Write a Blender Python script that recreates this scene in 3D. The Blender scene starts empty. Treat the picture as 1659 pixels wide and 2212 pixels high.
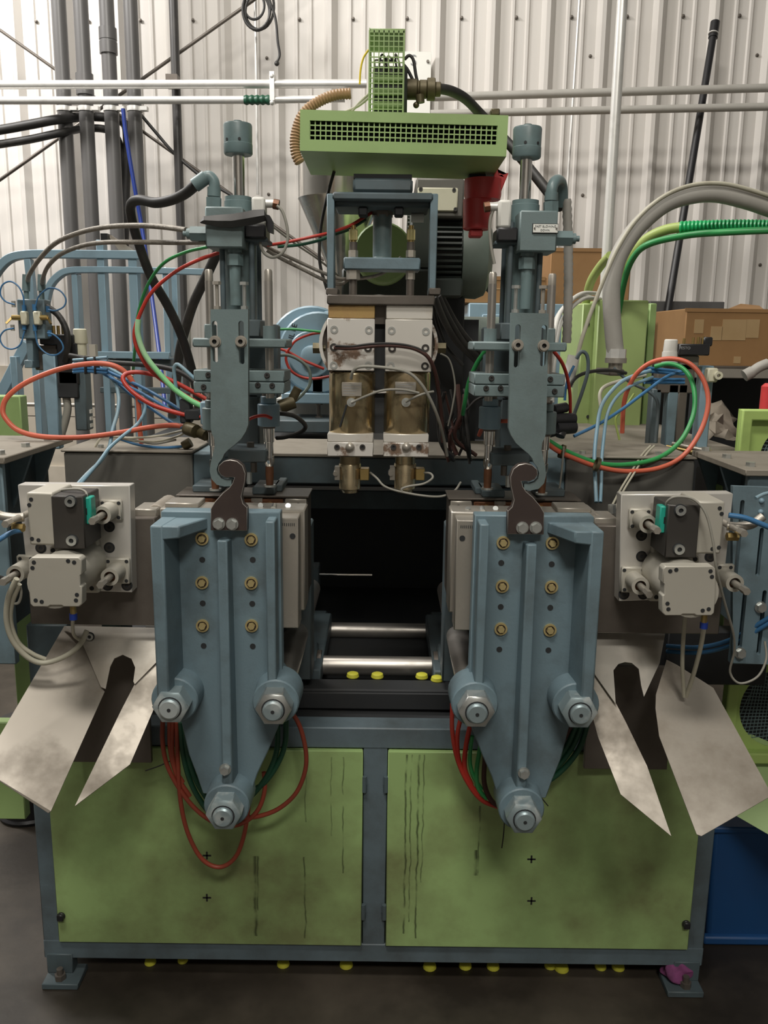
import bpy, bmesh, math, random
from mathutils import Vector, Matrix
random.seed(7)
R_ = math.radians
scene = bpy.context.scene
COL = scene.collection

# ------------------------------------------------------------------ camera
F, W, H = 1850.0, 1659, 2212
CAM = Vector((0.013, 0.0, 1.6))
ROT = Matrix.Rotation(math.pi/2 - R_(11.4), 3, 'X') @ Matrix.Rotation(R_(0.72), 3, 'Z')
cd = bpy.data.cameras.new('camera'); camo = bpy.data.objects.new('camera', cd); COL.objects.link(camo)
cd.sensor_fit = 'VERTICAL'; cd.sensor_height = 36.0; cd.lens = 36.0*F/H; cd.clip_start = 0.05
camo.matrix_world = Matrix.Translation(CAM) @ ROT.to_4x4()
scene.camera = camo

# ------------------------------------------------------------------ world, hall lamps, fill light, exposure
wd = bpy.data.worlds.new('world'); scene.world = wd; wd.use_nodes = True
bg = wd.node_tree.nodes['Background']; bg.inputs[0].default_value = (0.80, 0.88, 0.92, 1); bg.inputs[1].default_value = 0.02
def area(name, loc, target, sx, sy, power, col=(1, .96, .90)):
    l = bpy.data.lights.new(name, 'AREA'); l.shape = 'RECTANGLE'; l.size = sx; l.size_y = sy; l.energy = power; l.color = col
    o = bpy.data.objects.new(name, l); COL.objects.link(o); o.location = loc
    o.rotation_euler = (Vector(target) - Vector(loc)).to_track_quat('-Z', 'Y').to_euler()
    return o
area('hall_lamp_wall_side', (-3.3, 3.5, 4.9), (-2.3, 4.9, 1.6), 1.2, 0.5, 210, (1, .97, .94))
area('hall_lamp_aisle', (-0.9, 2.9, 5.2), (0.4, 4.2, 0.8), 1.4, 0.5, 66, (1, .955, .89))
area('hall_lamp_front', (-0.7, -0.1, 5.2), (-0.1, 1.7, 0.6), 1.4, 0.5, 105, (1, .955, .88))
area('fill_light_rear', (0.6, -2.8, 5.2), (0.2, -1.2, 0.0), 1.6, 0.6, 115, (1, .96, .88))  # added fill light behind the camera; brightens the front wall and front faces
vs = scene.view_settings
vs.view_transform = 'Standard'; vs.look = 'None'; vs.exposure = 0.0; vs.gamma = 1.0; vs.use_curve_mapping = False

# ------------------------------------------------------------------ geometry helpers
def P(px, py, Y):                       # world point seen at a photo pixel, at distance Y from the camera plane
    d = ROT @ Vector(((px-829.5)/F, (1106-py)/F, -1.0))
    return CAM + d*((Y-CAM.y)/d.y)
def S(py, Y):                           # metres per pixel there
    d = ROT @ Vector((0, (1106-py)/F, -1.0)); return ((Y-CAM.y)/d.y)/F
def G(px, py):                          # point of the floor seen at a pixel
    d = ROT @ Vector(((px-829.5)/F, (1106-py)/F, -1.0)); return CAM+d*(-CAM.z/d.z)
def smooth(pts, k=6):
    pts = [Vector(p) for p in pts]
    if len(pts) < 3: return pts
    out = []; n = len(pts)
    for i in range(n-1):
        p0 = pts[i-1] if i else pts[0]*2-pts[1]; p1 = pts[i]; p2 = pts[i+1]; p3 = pts[i+2] if i+2 < n else pts[-1]*2-pts[-2]
        for j in range(k):
            t = j/k
            out.append(0.5*((2*p1)+(p2-p0)*t+(2*p0-5*p1+4*p2-p3)*t*t+(3*p1-p0-3*p2+p3)*t**3))
    out.append(pts[-1]); return out
class B:
    def __init__(s, mir=False): s.v = []; s.f = []; s.mir = mir
    def add(s, vs, fs):
        o = len(s.v); s.v += [tuple(v) for v in vs]; s.f += [tuple(i+o for i in f) for f in fs]; return s
    def box(s, x0, x1, y0, y1, z0, z1):
        v = [(x, y, z) for x in (x0, x1) for y in (y0, y1) for z in (z0, z1)]
        return s.add(v, [(0,1,3,2),(4,6,7,5),(0,4,5,1),(2,3,7,6),(0,2,6,4),(1,5,7,3)])
    def pb(s, x0, x1, y0, y1, Yf, Yb):  # axis-aligned box measured by pixel extents on its front plane
        xm, ym = (x0+x1)/2, (y0+y1)/2
        return s.box(P(x0, ym, Yf).x, P(x1, ym, Yf).x, Yf, Yb, P(xm, y1, Yf).z, P(xm, y0, Yf).z)
    def hexa(s, c8):                    # 8 corners: bottom 4 then top 4
        return s.add(c8, [(0,1,2,3),(4,7,6,5),(0,4,5,1),(1,5,6,2),(2,6,7,3),(3,7,4,0)])
    def cyl(s, a, b, r, n=16, r2=None, ph=0):
        a, b = Vector(a), Vector(b); r2 = r if r2 is None else r2
        q = (b-a).to_track_quat('Z', 'Y'); X = q @ Vector((1,0,0)); Yv = q @ Vector((0,1,0))
        v = []
        for c, rr in ((a, r), (b, r2)):
            for i in range(n):
                t = 2*math.pi*i/n+ph; v.append(c+X*rr*math.cos(t)+Yv*rr*math.sin(t))
        f = [(i, (i+1) % n, n+(i+1) % n, n+i) for i in range(n)]
        f += [tuple(range(n-1, -1, -1)), tuple(range(n, 2*n))]
        return s.add(v, f)
    def lathe(s, a, axis, prof, n=20):  # prof: (distance along axis, radius)
        a = Vector(a); ax = Vector(axis).normalized(); q = ax.to_track_quat('Z', 'Y'); X = q @ Vector((1,0,0)); Yv = q @ Vector((0,1,0))
        v = []; m = len(prof)
        for t, r in prof:
            for i in range(n):
                g = 2*math.pi*i/n; v.append(a+ax*t+X*r*math.cos(g)+Yv*r*math.sin(g))
        f = [(k*n+i, k*n+(i+1) % n, (k+1)*n+(i+1) % n, (k+1)*n+i) for k in range(m-1) for i in range(n)]
        f += [tuple(range(n-1, -1, -1)), tuple(range((m-1)*n, m*n))]
        return s.add(v, f)
    def ann(s, a, axis, r0, r1, h, n=20):  # washer
        a = Vector(a); ax = Vector(axis).normalized(); q = ax.to_track_quat('Z', 'Y'); X = q @ Vector((1,0,0)); Yv = q @ Vector((0,1,0))
        v = []
        for t, r in ((0, r0), (0, r1), (h, r1), (h, r0)):
            for i in range(n):
                g = 2*math.pi*i/n; v.append(a+ax*t+X*r*math.cos(g)+Yv*r*math.sin(g))
        f = [(k*n+i, k*n+(i+1) % n, ((k+1) % 4)*n+(i+1) % n, ((k+1) % 4)*n+i) for k in range(4) for i in range(n)]
        return s.add(v, f)
    def tube(s, pts, r, n=8, rib=0.0, closed=False):
        pts = [Vector(p) for p in pts]; m = len(pts); v = []; up = None
        for i, p in enumerate(pts):
            t = (pts[min(i+1, m-1)]-pts[max(i-1, 0)]).normalized()
            if up is None:
                up = t.orthogonal().normalized()
            up = (up-t*up.dot(t));
            if up.length < 1e-6: up = t.orthogonal()
            up.normalize(); sd = t.cross(up)
            rr = r[i] if isinstance(r, (list, tuple)) else r
            if rib: rr = rr*(1+rib*(1 if i % 2 else -1))
            for k in range(n):
                g = 2*math.pi*k/n; v.append(p+up*rr*math.cos(g)+sd*rr*math.sin(g))
        f = [(i*n+k, i*n+(k+1) % n, (i+1)*n+(k+1) % n, (i+1)*n+k) for i in range(m-1) for k in range(n)]
        f += [tuple(range(n-1, -1, -1)), tuple(range((m-1)*n, m*n))]
        return s.add(v, f)
    def bar(s, pts, w, h):              # flat or square section swept through points, section axes: up-ish and side
        pts = [Vector(p) for p in pts]; m = len(pts); v = []
        for i, p in enumerate(pts):
            t = (pts[min(i+1, m-1)]-pts[max(i-1, 0)]).normalized()
            ref = Vector((0, 1, 0)) if abs(t.y) < 0.9 else Vector((0, 0, 1))
            sd = t.cross(ref).normalized(); u = sd.cross(t)
            v += [p+sd*w/2+u*h/2, p-sd*w/2+u*h/2, p-sd*w/2-u*h/2, p+sd*w/2-u*h/2]
        f = [(i*4+k, i*4+(k+1) % 4, (i+1)*4+(k+1) % 4, (i+1)*4+k) for i in range(m-1) for k in range(4)]
        f += [(3,2,1,0), tuple(range((m-1)*4, m*4))]
        return s.add(v, f)
    def prism(s, poly, y0, y1):         # (x, z) outline extruded along y
        n = len(poly); v = [(x, y0, z) for x, z in poly]+[(x, y1, z) for x, z in poly]
        f = [tuple(range(n)), tuple(range(2*n-1, n-1, -1))]+[(i, n+i, n+(i+1) % n, (i+1) % n) for i in range(n)]
        return s.add(v, f)
    def pprism(s, pix, Yf, Yb):         # pixel outline on its front plane, extruded straight back
        return s.prism([(p.x, p.z) for p in (P(x, y, Yf) for x, y in pix)], Yf, Yb)
    def sheet(s, quad, th):             # planar polygon given a thickness along its normal
        q = [Vector(p) for p in quad]; n = (q[1]-q[0]).cross(q[2]-q[0]).normalized()*th; k = len(q)
        v = q+[p+n for p in q]
        f = [tuple(range(k)), tuple(range(2*k-1, k-1, -1))]+[(i, k+i, k+(i+1) % k, (i+1) % k) for i in range(k)]
        return s.add(v, f)
    def ball(s, c, r, n=12, m=8, sz=1.0):
        c = Vector(c); prof = [(-r*sz*math.cos(math.pi*i/m), max(1e-4, r*math.sin(math.pi*i/m))) for i in range(m+1)]
        return s.lathe(c, (0,0,1), prof, n)
    def mesh(s, name):
        me = bpy.data.meshes.new(name)
        vv = [(-x, y, z) for x, y, z in s.v] if s.mir else s.v
        me.from_pydata(vv, [], s.f)
        bm = bmesh.new(); bm.from_mesh(me); bmesh.ops.recalc_face_normals(bm, faces=bm.faces)
        for f in bm.faces: f.smooth = True
        bm.to_mesh(me); bm.free(); me.set_sharp_from_angle(angle=R_(38)); return me
    def build(s, name, mat, parent=None, bevel=0.0, seg=1, label=None):
        me = s.mesh(name); me.materials.append(mat)
        return place(name, me, parent, bevel=bevel, seg=seg, label=label)
def place(name, me, parent=None, loc=None, rot=None, bevel=0.0, seg=1, label=None, scale=None):
    o = bpy.data.objects.new(name, me); COL.objects.link(o)
    if parent is not None:
        o.parent = parent
        if parent.parent is None: o.matrix_parent_inverse = Matrix.Translation(-parent.location)
    if loc is not None: o.location = loc
    if rot is not None: o.rotation_euler = rot
    if scale is not None: o.scale = scale
    if bevel:
        m = o.modifiers.new('bevel', 'BEVEL'); m.width = bevel; m.segments = seg; m.limit_method = 'ANGLE'; m.angle_limit = R_(40)
    if label: o['label'] = label
    return o
def tag(o, label, cat, group=None, kind=None):
    o['label'] = label; o['category'] = cat
    if group: o['group'] = group
    if kind: o['kind'] = kind
    return o
def T(name, label, cat, loc, group=None):
    o = bpy.data.objects.new(name, None); COL.objects.link(o); o.empty_display_size = 0.1; o.location = loc
    return tag(o, label, cat, group)
def struct(o): o['kind'] = 'structure'; return o
def text(name, body, size, loc, mat, parent, rotz=0.0, rotx=math.pi/2, roty=0.0, align='CENTER', ext=0.0004):
    c = bpy.data.curves.new(name, 'FONT'); c.body = body; c.size = size; c.align_x = align; c.align_y = 'CENTER'; c.extrude = ext
    t = bpy.data.objects.new(name, c); COL.objects.link(t)
    me = bpy.data.meshes.new_from_object(t, depsgraph=bpy.context.evaluated_depsgraph_get()); bpy.data.objects.remove(t)
    me.materials.clear(); me.materials.append(mat); o = bpy.data.objects.new(name, me); COL.objects.link(o)
    o.parent = parent
    if parent.parent is None: o.matrix_parent_inverse = Matrix.Translation(-parent.location)
    o.location = loc; o.rotation_euler = (rotx, roty, rotz); return o

# ------------------------------------------------------------------ materials
def mat(name, col, rough=.5, metal=0., dirt=None, amt=.5, scale=5., lo=.45, hi=.7, bump=0., bscale=60., var=.06, stretch=None, coat=0., trans=0., emit=None):
    m = bpy.data.materials.new(name); m.use_nodes = True; nt = m.node_tree; N = nt.nodes; L = nt.links; p = N['Principled BSDF']
    p.inputs['Roughness'].default_value = rough; p.inputs['Metallic'].default_value = metal
    if coat: p.inputs['Coat Weight'].default_value = coat; p.inputs['Coat Roughness'].default_value = .15
    if trans: p.inputs['Transmission Weight'].default_value = trans
    tc = N.new('ShaderNodeTexCoord'); mp = N.new('ShaderNodeMapping'); L.new(tc.outputs['Object'], mp.inputs[0])
    if stretch: mp.inputs['Scale'].default_value = stretch
    n1 = N.new('ShaderNodeTexNoise'); n1.inputs['Scale'].default_value = scale; n1.inputs['Detail'].default_value = 6; n1.inputs['Roughness'].default_value = .62
    L.new(mp.outputs[0], n1.inputs['Vector'])
    base = N.new('ShaderNodeMix'); base.data_type = 'RGBA'
    base.inputs[6].default_value = (*[c*(1-var*2) for c in col], 1); base.inputs[7].default_value = (*[min(1, c*(1+var*2)) for c in col], 1)
    n2 = N.new('ShaderNodeTexNoise'); n2.inputs['Scale'].default_value = scale*.37; n2.inputs['Detail'].default_value = 3; L.new(mp.outputs[0], n2.inputs['Vector'])
    L.new(n2.outputs[0], base.inputs[0]); out = base.outputs[2]
    if dirt:
        rp = N.new('ShaderNodeValToRGB'); rp.color_ramp.elements[0].position = lo; rp.color_ramp.elements[1].position = hi
        rp.color_ramp.elements[0].color = (0,0,0,1); rp.color_ramp.elements[1].color = (amt,amt,amt,1)
        L.new(n1.outputs[0], rp.inputs[0]); mx = N.new('ShaderNodeMix'); mx.data_type = 'RGBA'
        L.new(rp.outputs[0], mx.inputs[0]); L.new(out, mx.inputs[6]); mx.inputs[7].default_value = (*dirt, 1); out = mx.outputs[2]
        if metal > .4:
            mm = N.new('ShaderNodeMath'); mm.operation = 'MULTIPLY_ADD'; L.new(rp.outputs[0], mm.inputs[0]); mm.inputs[1].default_value = -metal; mm.inputs[2].default_value = metal
            L.new(mm.outputs[0], p.inputs['Metallic'])
            mr = N.new('ShaderNodeMath'); mr.operation = 'MULTIPLY_ADD'; L.new(rp.outputs[0], mr.inputs[0]); mr.inputs[1].default_value = .4; mr.inputs[2].default_value = rough
            L.new(mr.outputs[0], p.inputs['Roughness'])
    L.new(out, p.inputs['Base Color'])
    if bump:
        n3 = N.new('ShaderNodeTexNoise'); n3.inputs['Scale'].default_value = bscale; n3.inputs['Detail'].default_value = 4; L.new(tc.outputs['Object'], n3.inputs['Vector'])
        bp = N.new('ShaderNodeBump'); bp.inputs['Strength'].default_value = bump; bp.inputs['Distance'].default_value = .004
        L.new(n3.outputs[0], bp.inputs['Height']); L.new(bp.outputs[0], p.inputs['Normal'])
    if emit:
        p.inputs['Emission Color'].default_value = (*emit[:3], 1); p.inputs['Emission Strength'].default_value = emit[3]
    m.diffuse_color = (*col, 1); return m
GRIME = (.05, .045, .035)
M = dict(
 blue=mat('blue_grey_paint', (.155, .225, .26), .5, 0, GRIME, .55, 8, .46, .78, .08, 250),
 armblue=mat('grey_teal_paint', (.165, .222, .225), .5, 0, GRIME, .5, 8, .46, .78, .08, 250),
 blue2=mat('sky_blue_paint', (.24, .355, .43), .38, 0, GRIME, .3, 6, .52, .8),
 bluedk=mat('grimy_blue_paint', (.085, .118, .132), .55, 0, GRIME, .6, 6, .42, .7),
 teal=mat('teal_paint', (.155, .222, .228), .4, 0, GRIME, .55, 9, .46, .78),
 green=mat('lime_green_paint', (.33, .48, .185), .46, 0, (.13, .16, .05), .4, 3.5, .48, .8),
 greenlt=mat('bright_lime_paint', (.42, .58, .17), .45, 0, GRIME, .3, 6, .5, .8),
 steel=mat('ground_steel', (.42, .39, .34), .38, .55, (.16, .13, .10), .5, 9, .5, .8, .04, 300),
 steeldk=mat('dark_steel_plate', (.165, .145, .125), .42, .4, (.075, .062, .052), .6, 5, .4, .7, .05, 200),
 alu=mat('machined_aluminium', (.68, .655, .61), .36, .45, (.42, .38, .31), .4, 6, .5, .8),
 alucast=mat('anodised_cylinder', (.50, .475, .41), .5, .25, (.3, .27, .2), .3, 8, .55, .8),
 sheet=mat('stainless_sheet', (.44, .40, .345), .46, .5, (.15, .12, .085), .8, 4.2, .44, .68, .03, 40),
 chrome=mat('chrome', (.82, .80, .77), .16, 1.0, (.4, .36, .3), .2, 8, .6, .9),
 chromedk=mat('oily_chrome_bar', (.50, .47, .43), .38, .9, (.14, .12, .10), .4, 5, .5, .8),
 zinc=mat('zinc_bolt', (.60, .62, .60), .3, .85, (.2, .19, .17), .4, 20, .5, .8),
 zincbl=mat('painted_nut', (.32, .40, .42), .35, .45, (.55, .55, .52), .5, 16, .52, .62),
 gold=mat('yellow_zinc_bolt', (.60, .49, .24), .36, .55, (.25, .18, .07), .3, 30, .5, .8),
 brass=mat('brass', (.52, .38, .15), .32, .9, (.2, .14, .06), .4, 20, .5, .8),
 copper=mat('brown_pin_tip', (.18, .075, .035), .45, .4, (.05, .03, .02), .5, 20, .45, .7),
 bronze=mat('heater_band_brass', (.46, .37, .22), .2, .9, (.10, .06, .025), .8, 9, .46, .66, 0, 60, .1, (1,1,.35)),
 nozzle=mat('nozzle_brass', (.58, .48, .31), .24, .85, (.2, .13, .06), .5, 12, .52, .7),
 block=mat('scorched_steel_block', (.74, .71, .66), .36, .3, (.17, .09, .045), .9, 15, .54, .60),
 blockclean=mat('clean_steel_block', (.74, .71, .65), .34, .35, (.42, .30, .19), .5, 7, .55, .72),
 scorch=mat('heat_tinted_block', (.52, .35, .14), .38, .5, (.30, .15, .07), .8, 7, .45, .65),
 black=mat('black_rubber', (.022, .021, .020), .55, 0, (.12, .11, .09), .35, 12, .5, .85),
 blackpl=mat('black_plastic', (.018, .018, .020), .4, 0, (.1, .09, .08), .25, 14, .55, .8),
 tape=mat('grey_black_tape', (.035, .033, .032), .5, 0, (.10, .095, .09), .5, 10, .5, .75),
 hook=mat('brown_hook_steel', (.062, .045, .040), .5, .3, (.12, .085, .065), .4, 12, .5, .8),
 dark=mat('dark_steel_and_shade', (.022, .024, .026), .7, 0, (.05, .045, .04), .4, 6, .5, .8),  # near black; colour also stands for shade in bay, gaps and holes
 red=mat('red_hose', (.46, .035, .022), .42, 0, (.30, .10, .07), .4, 10, .5, .8),
 coral=mat('faded_red_hose', (.62, .135, .075), .42, 0, (.40, .10, .06), .5, 5, .45, .7),
 rust=mat('brick_red_hose', (.33, .06, .032), .45, 0, (.12, .04, .03), .5, 7, .45, .75),
 grn=mat('green_hose', (.035, .30, .085), .4, 0, (.12, .30, .14), .4, 7, .5, .8),
 grnlt=mat('pale_green_hose', (.22, .62, .26), .4, 0, (.5, .62, .42), .6, 6, .45, .6),
 grndk=mat('dark_green_hose', (.012, .075, .040), .45, 0, (.04, .09, .05), .4, 8, .5, .8),
 blu=mat('blue_hose', (.045, .16, .33), .4, 0, (.15, .24, .32), .4, 9, .5, .8),
 blult=mat('light_blue_tube', (.19, .33, .42), .38, 0, (.36, .40, .38), .5, 6, .45, .65),
 navy=mat('royal_blue_hose', (.012, .035, .22), .4),
 grey=mat('grey_cable', (.30, .29, .25), .5, 0, (.14, .12, .10), .5, 12, .5, .75),
 cream=mat('cream_cable', (.46, .44, .35), .48, 0, (.2, .17, .11), .5, 9, .5, .75),
 braid=mat('braided_hose', (.30, .275, .235), .5, .3, (.12, .10, .08), .5, 60, .45, .65, .4, 400),
 conduit=mat('grey_corrugated_conduit', (.40, .385, .35), .5, 0, (.22, .20, .17), .4, 6, .5, .8),
 pvc=mat('grey_plastic_pipe', (.115, .112, .11), .35, 0, (.05, .047, .044), .6, 3, .45, .7, 0, 60, .06, (1,1,.3)),
 blackpipe=mat('black_iron_pipe', (.045, .043, .042), .4, 0, (.10, .09, .08), .4, 6, .5, .8),
 galv=mat('galvanised_conduit', (.74, .73, .70), .32, .35, (.5, .48, .44), .4, 14, .5, .7),
 wall=mat('white_wall_sheet', (.66, .63, .59), .40, 0, (.52, .48, .43), .5, 1.6, .5, .8, 0, 60, .03, (1,1,.25)),
 knee=mat('beige_knee_wall', (.50, .45, .37), .75, 0, (.33, .28, .22), .5, 4, .45, .75, .1, 60),
 floor=mat('oily_concrete', (.085, .07, .053), .5, 0, (.016, .012, .008), .92, 1.5, .34, .60, .15, 30, .1),
 frame=mat('grimy_frame_paint', (.125, .17, .195), .5, 0, (.05, .05, .045), .65, 6, .42, .72, .06, 200),
 hall=mat('hall_lining', (.30, .30, .29), .6),
 white=mat('white_plastic', (.72, .71, .66), .5, 0, (.5, .47, .4), .4, 10, .5, .8),
 signw=mat('white_sign', (.86, .86, .80), .5),
 ink=mat('dark_print', (.02, .02, .02), .6),
 greyink=mat('grey_print', (.32, .33, .33), .6),
 cream2=mat('cream_valve_body', (.62, .60, .46), .5, 0, (.35, .32, .22), .4, 14, .5, .8),
 card=mat('brown_cardboard', (.30, .165, .065), .8, 0, (.22, .115, .045), .5, 5, .45, .7),
 cardlt=mat('packing_tape', (.42, .29, .15), .35, 0, (.34, .22, .10), .5, 5, .45, .7),
 redcap=mat('red_cap_plastic', (.60, .055, .055), .38, 0, (.32, .03, .03), .5, 7, .45, .7),
 yellow=mat('yellow_plastic', (.62, .60, .06), .45),
 yelwire=mat('yellow_wire', (.75, .55, .04), .45),
 tan=mat('tan_ribbed_hose', (.40, .255, .135), .5, 0, (.25, .15, .07), .5, 8, .45, .75),
 gland=mat('olive_brass_gland', (.085, .07, .035), .42, .5, (.16, .13, .07), .5, 14, .45, .7),
 mint=mat('turquoise_sensor', (.02, .36, .27), .4),
 bin=mat('blue_bin_plastic', (.012, .07, .21), .5, 0, (.02, .06, .17), .4, 5),
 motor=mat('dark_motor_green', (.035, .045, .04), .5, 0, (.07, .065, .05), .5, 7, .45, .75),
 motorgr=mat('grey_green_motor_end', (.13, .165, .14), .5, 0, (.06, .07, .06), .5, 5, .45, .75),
 hopper=mat('stainless_hopper', (.62, .60, .56), .18, .95, (.25, .22, .18), .5, 6, .5, .8),
 rag=mat('purple_rag', (.25, .065, .19), .9, 0, (.1, .03, .08), .6, 22, .42, .6),
 paper=mat('crumpled_grey_paper', (.22, .19, .15), .8, 0, (.1, .08, .06), .5, 9),
 oil=mat('amber_oil_glass', (.75, .66, .32), .12, 0, None, trans=.55),
 limegr=mat('lime_tube', (.36, .46, .13), .45, 0, (.42, .42, .2), .5, 5, .45, .7),
 cgreen=mat('bright_green_conduit', (.015, .42, .13), .4),
 copperw=mat('dark_red_wire_sleeve', (.075, .03, .024), .6, 0, (.05, .03, .02), .4, 9),
 cabgreen=mat('cabinet_lime_paint', (.34, .45, .17), .45, 0, (.15, .17, .06), .4, 3.5, .48, .8),
 charcoal=mat('charcoal_block', (.048, .044, .040), .45, .2, (.09, .075, .06), .4, 7, .5, .8),
 sheetmid=mat('lit_clean_stainless', (.62, .585, .52), .34, .6, (.30, .25, .19), .6, 6, .48, .72, .03, 40),  # cleaner sheet; its lighter tone also carries the light falling on it
 dustgrey=mat('dusty_grey_sheet', (.13, .125, .11), .6, .1, (.06, .055, .05), .5, 5, .42, .7),
 edge=mat('bare_steel_edge', (.5, .47, .43), .4, .6),
 concrete=mat('dusty_top', (.24, .215, .175), .7, 0, (.12, .10, .075), .6, 7, .45, .7),
)

# shared small hardware, heads towards -y (the viewer)
def hw(name, fn, m):
    b = B(); fn(b); me = b.mesh(name); me.materials.append(m); return me
HEX = hw('hex_bolt', lambda b: b.cyl((0,.002,0), (0,-.002,0), 1.25*.008, 18).cyl((0,-.002,0), (0,-.009,0), .008, 6, .0076, R_(30)), M['zinc'])
def goldbolt():
    b = B(); b.ann((0,.001,0), (0,-1,0), .0098, .0135, .0045, 22); b.cyl((0,.002,0), (0,-.0085,0), .0078, 6, .0072, R_(10)); k0 = len(b.f); b.cyl((0,.001,0), (0,-.0012,0), .0099, 20)
    m2 = b.mesh('gold_bolt'); m2.materials.append(M['gold']); m2.materials.append(M['hook'])
    for i, p in enumerate(m2.polygons): p.material_index = 0 if i < k0 else 1
    return m2
HEXG = goldbolt()
def sock(name, m, dark):
    me = hw(name, lambda b: b.ann((0,.001,0), (0,-1,0), .0040, .008, .005, 18), m); me.materials.append(dark)
    b = B(); b.ann((0,.001,0), (0,-1,0), .0038, .008, .005, 18); k0 = len(b.f); b.cyl((0,.001,0), (0,-.0018,0), .0042, 12); b.ann((0,.001,0), (0,-1,0), .008, .0097, .0016, 20)
    m2 = b.mesh(name); m2.materials.append(m); m2.materials.append(dark)
    for i, p in enumerate(m2.polygons): p.material_index = 0 if i < k0 else 1
    return m2
SOCK = sock('socket_screw', M['zinc'], M['dark'])
SOCKD = sock('dark_socket_screw', M['charcoal'], M['dark'])
HOLE = hw('bolt_hole', lambda b: b.cyl((0,.001,0), (0,-.0006,0), .006, 18), M['dark'])
RIM = hw('hole_rim', lambda b: b.ann((0,.001,0), (0,-1,0), .0122, .0134, .0004, 22), M['bluedk'])
HEXUP = hw('hex_nut_up', lambda b: b.cyl((0,0,0), (0,0,.007), .008, 6), M['zinc'])
from mathutils.geometry import tessellate_polygon
def prism_holes(b, outer, holes, y0, y1):      # (x, z) outline with holes, extruded along y
    loops = [outer]+holes; flat = [p for l in loops for p in l]; n = len(flat)
    tris = tessellate_polygon([[Vector((x, z, 0)) for x, z in l] for l in loops])
    v = [(x, y0, z) for x, z in flat]+[(x, y1, z) for x, z in flat]
    f = [tuple(t) for t in tris]+[tuple(i+n for i in reversed(t)) for t in tris]
    o = 0
    for l in loops:
        k = len(l); f += [(o+i, n+o+i, n+o+(i+1) % k, o+(i+1) % k) for i in range(k)]; o += k
    return b.add(v, f)
def slot(cx, z0, z1, r, n=8):                  # rounded slot outline, vertical
    a = [(cx+r*math.cos(math.pi*i/n), z1-r+r*math.sin(math.pi*i/n)) for i in range(n+1)]
    return a+[(cx-r*math.cos(math.pi*i/n), z0+r-r*math.sin(math.pi*i/n)) for i in range(n+1)]
def px2xz(pix, Y): return [(p.x, p.z) for p in (P(x, y, Y) for x, y in pix)]
def disc(cx, cz, r, n=16): return [(cx+r*math.cos(2*math.pi*i/n), cz+r*math.sin(2*math.pi*i/n)) for i in range(n)]

# ================================================================== the hall
fl = B(); fl.box(-5.6, 5.6, -5.1, 5.8, -.05, 0); struct(tag(fl.build('floor', M['floor']), 'dark oil stained concrete workshop floor', 'floor'))
for nm, bx_, lb in (('wall_left', (-5.6, -5.5, -5, 5.7, 0, 5.8), 'pale hall wall far to the left'), ('wall_right', (5.5, 5.6, -5, 5.2, 0, 5.8), 'pale hall wall far to the right'), ('wall_front', (-5.5, 5.5, -5.1, -5, 0, 5.8), 'pale hall wall behind the viewer'), ('ceiling', (-5.6, 5.6, -5.1, 5.7, 5.8, 5.9), 'pale hall ceiling')):
    b = B(); b.box(*bx_); struct(tag(b.build(nm, M['wall' if nm == 'wall_front' else 'hall']), lb, 'wall' if nm != 'ceiling' else 'ceiling'))
YAW = R_(-3.2); WY = 5.28
wr = bpy.data.objects.new('wall_back', None); COL.objects.link(wr); wr.location = (0, WY, 0); wr.rotation_euler = (0, 0, YAW)
struct(tag(wr, 'white ribbed metal sheet wall behind the machine', 'wall'))
def wchild(name, me, loc=(0, 0, 0)):
    o = bpy.data.objects.new(name, me); COL.objects.link(o); o.parent = wr; o.location = loc; return o
ZK = P(200, 795, 5.2).z; PIT = .305
PH = P(592, 300, 5.25).x % PIT
prof = [(0, 0), (.024, -.036), (.046, -.036), (.078, 0), (.134, 0), (.141, -.010), (.154, -.010), (.161, 0), (.215, 0), (.222, -.010), (.235, -.010), (.242, 0)]
pb_ = B(); vv = []; ff = []
line = [(k*PIT+u, y) for k in range(3) for u, y in prof]+[(3*PIT, 0)]
m_ = len(line)
vv = [(u, y, ZK-.05) for u, y in line]+[(u, y, 5.79) for u, y in line]; ff = [(i, i+1, m_+i+1, m_+i) for i in range(m_-1)]
wm = bpy.data.meshes.new('panel'); wm.from_pydata(vv, [], ff); wm.materials.append(M['wall'])
for i in range(-6, 6): wchild('panel', wm, (PH+i*3*PIT-.02, 0, 0))
kb = B(); kb.box(-5.45, 5.45, -.05, .12, 0, ZK-.62); km = kb.mesh('lower_course'); km.materials.append(M['knee']); wchild('lower_course', km)
kb = B(); kb.box(-5.45, 5.45, -.03, .12, ZK-.62, ZK-.31); km = kb.mesh('middle_course'); km.materials.append(M['knee']); wchild('middle_course', km)
kb = B(); kb.box(-5.45, 5.45, -.03, .12, ZK-.305, ZK); km = kb.mesh('upper_course'); km.materials.append(M['knee']); wchild('upper_course', km)
sb = B(); sb.lathe((0, 0, 0), (0, -1, 0), [(0, .010), (.003, .010), (.004, .006), (.010, .005)], 8); scm = sb.mesh('wall_screw'); scm.materials.append(M['steeldk'])
for i in range(-10, 10): wchild('wall_screw', scm, (PH+i*PIT+.165-.02, -.007, 3.37))
for i in range(-5, 5):
    wchild('wall_screw', scm, (PH+i*3*PIT-.045, -.001, 3.17)); wchild('wall_screw', scm, (PH+i*3*PIT-.045, -.001, 2.43)); wchild('wall_screw', scm, (PH+i*3*PIT-.045, -.001, 1.75))
    wchild('wall_screw', scm, (PH+i*3*PIT+.08, -.001, 2.05))
def YWl(x): return WY+math.tan(YAW)*x

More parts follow.
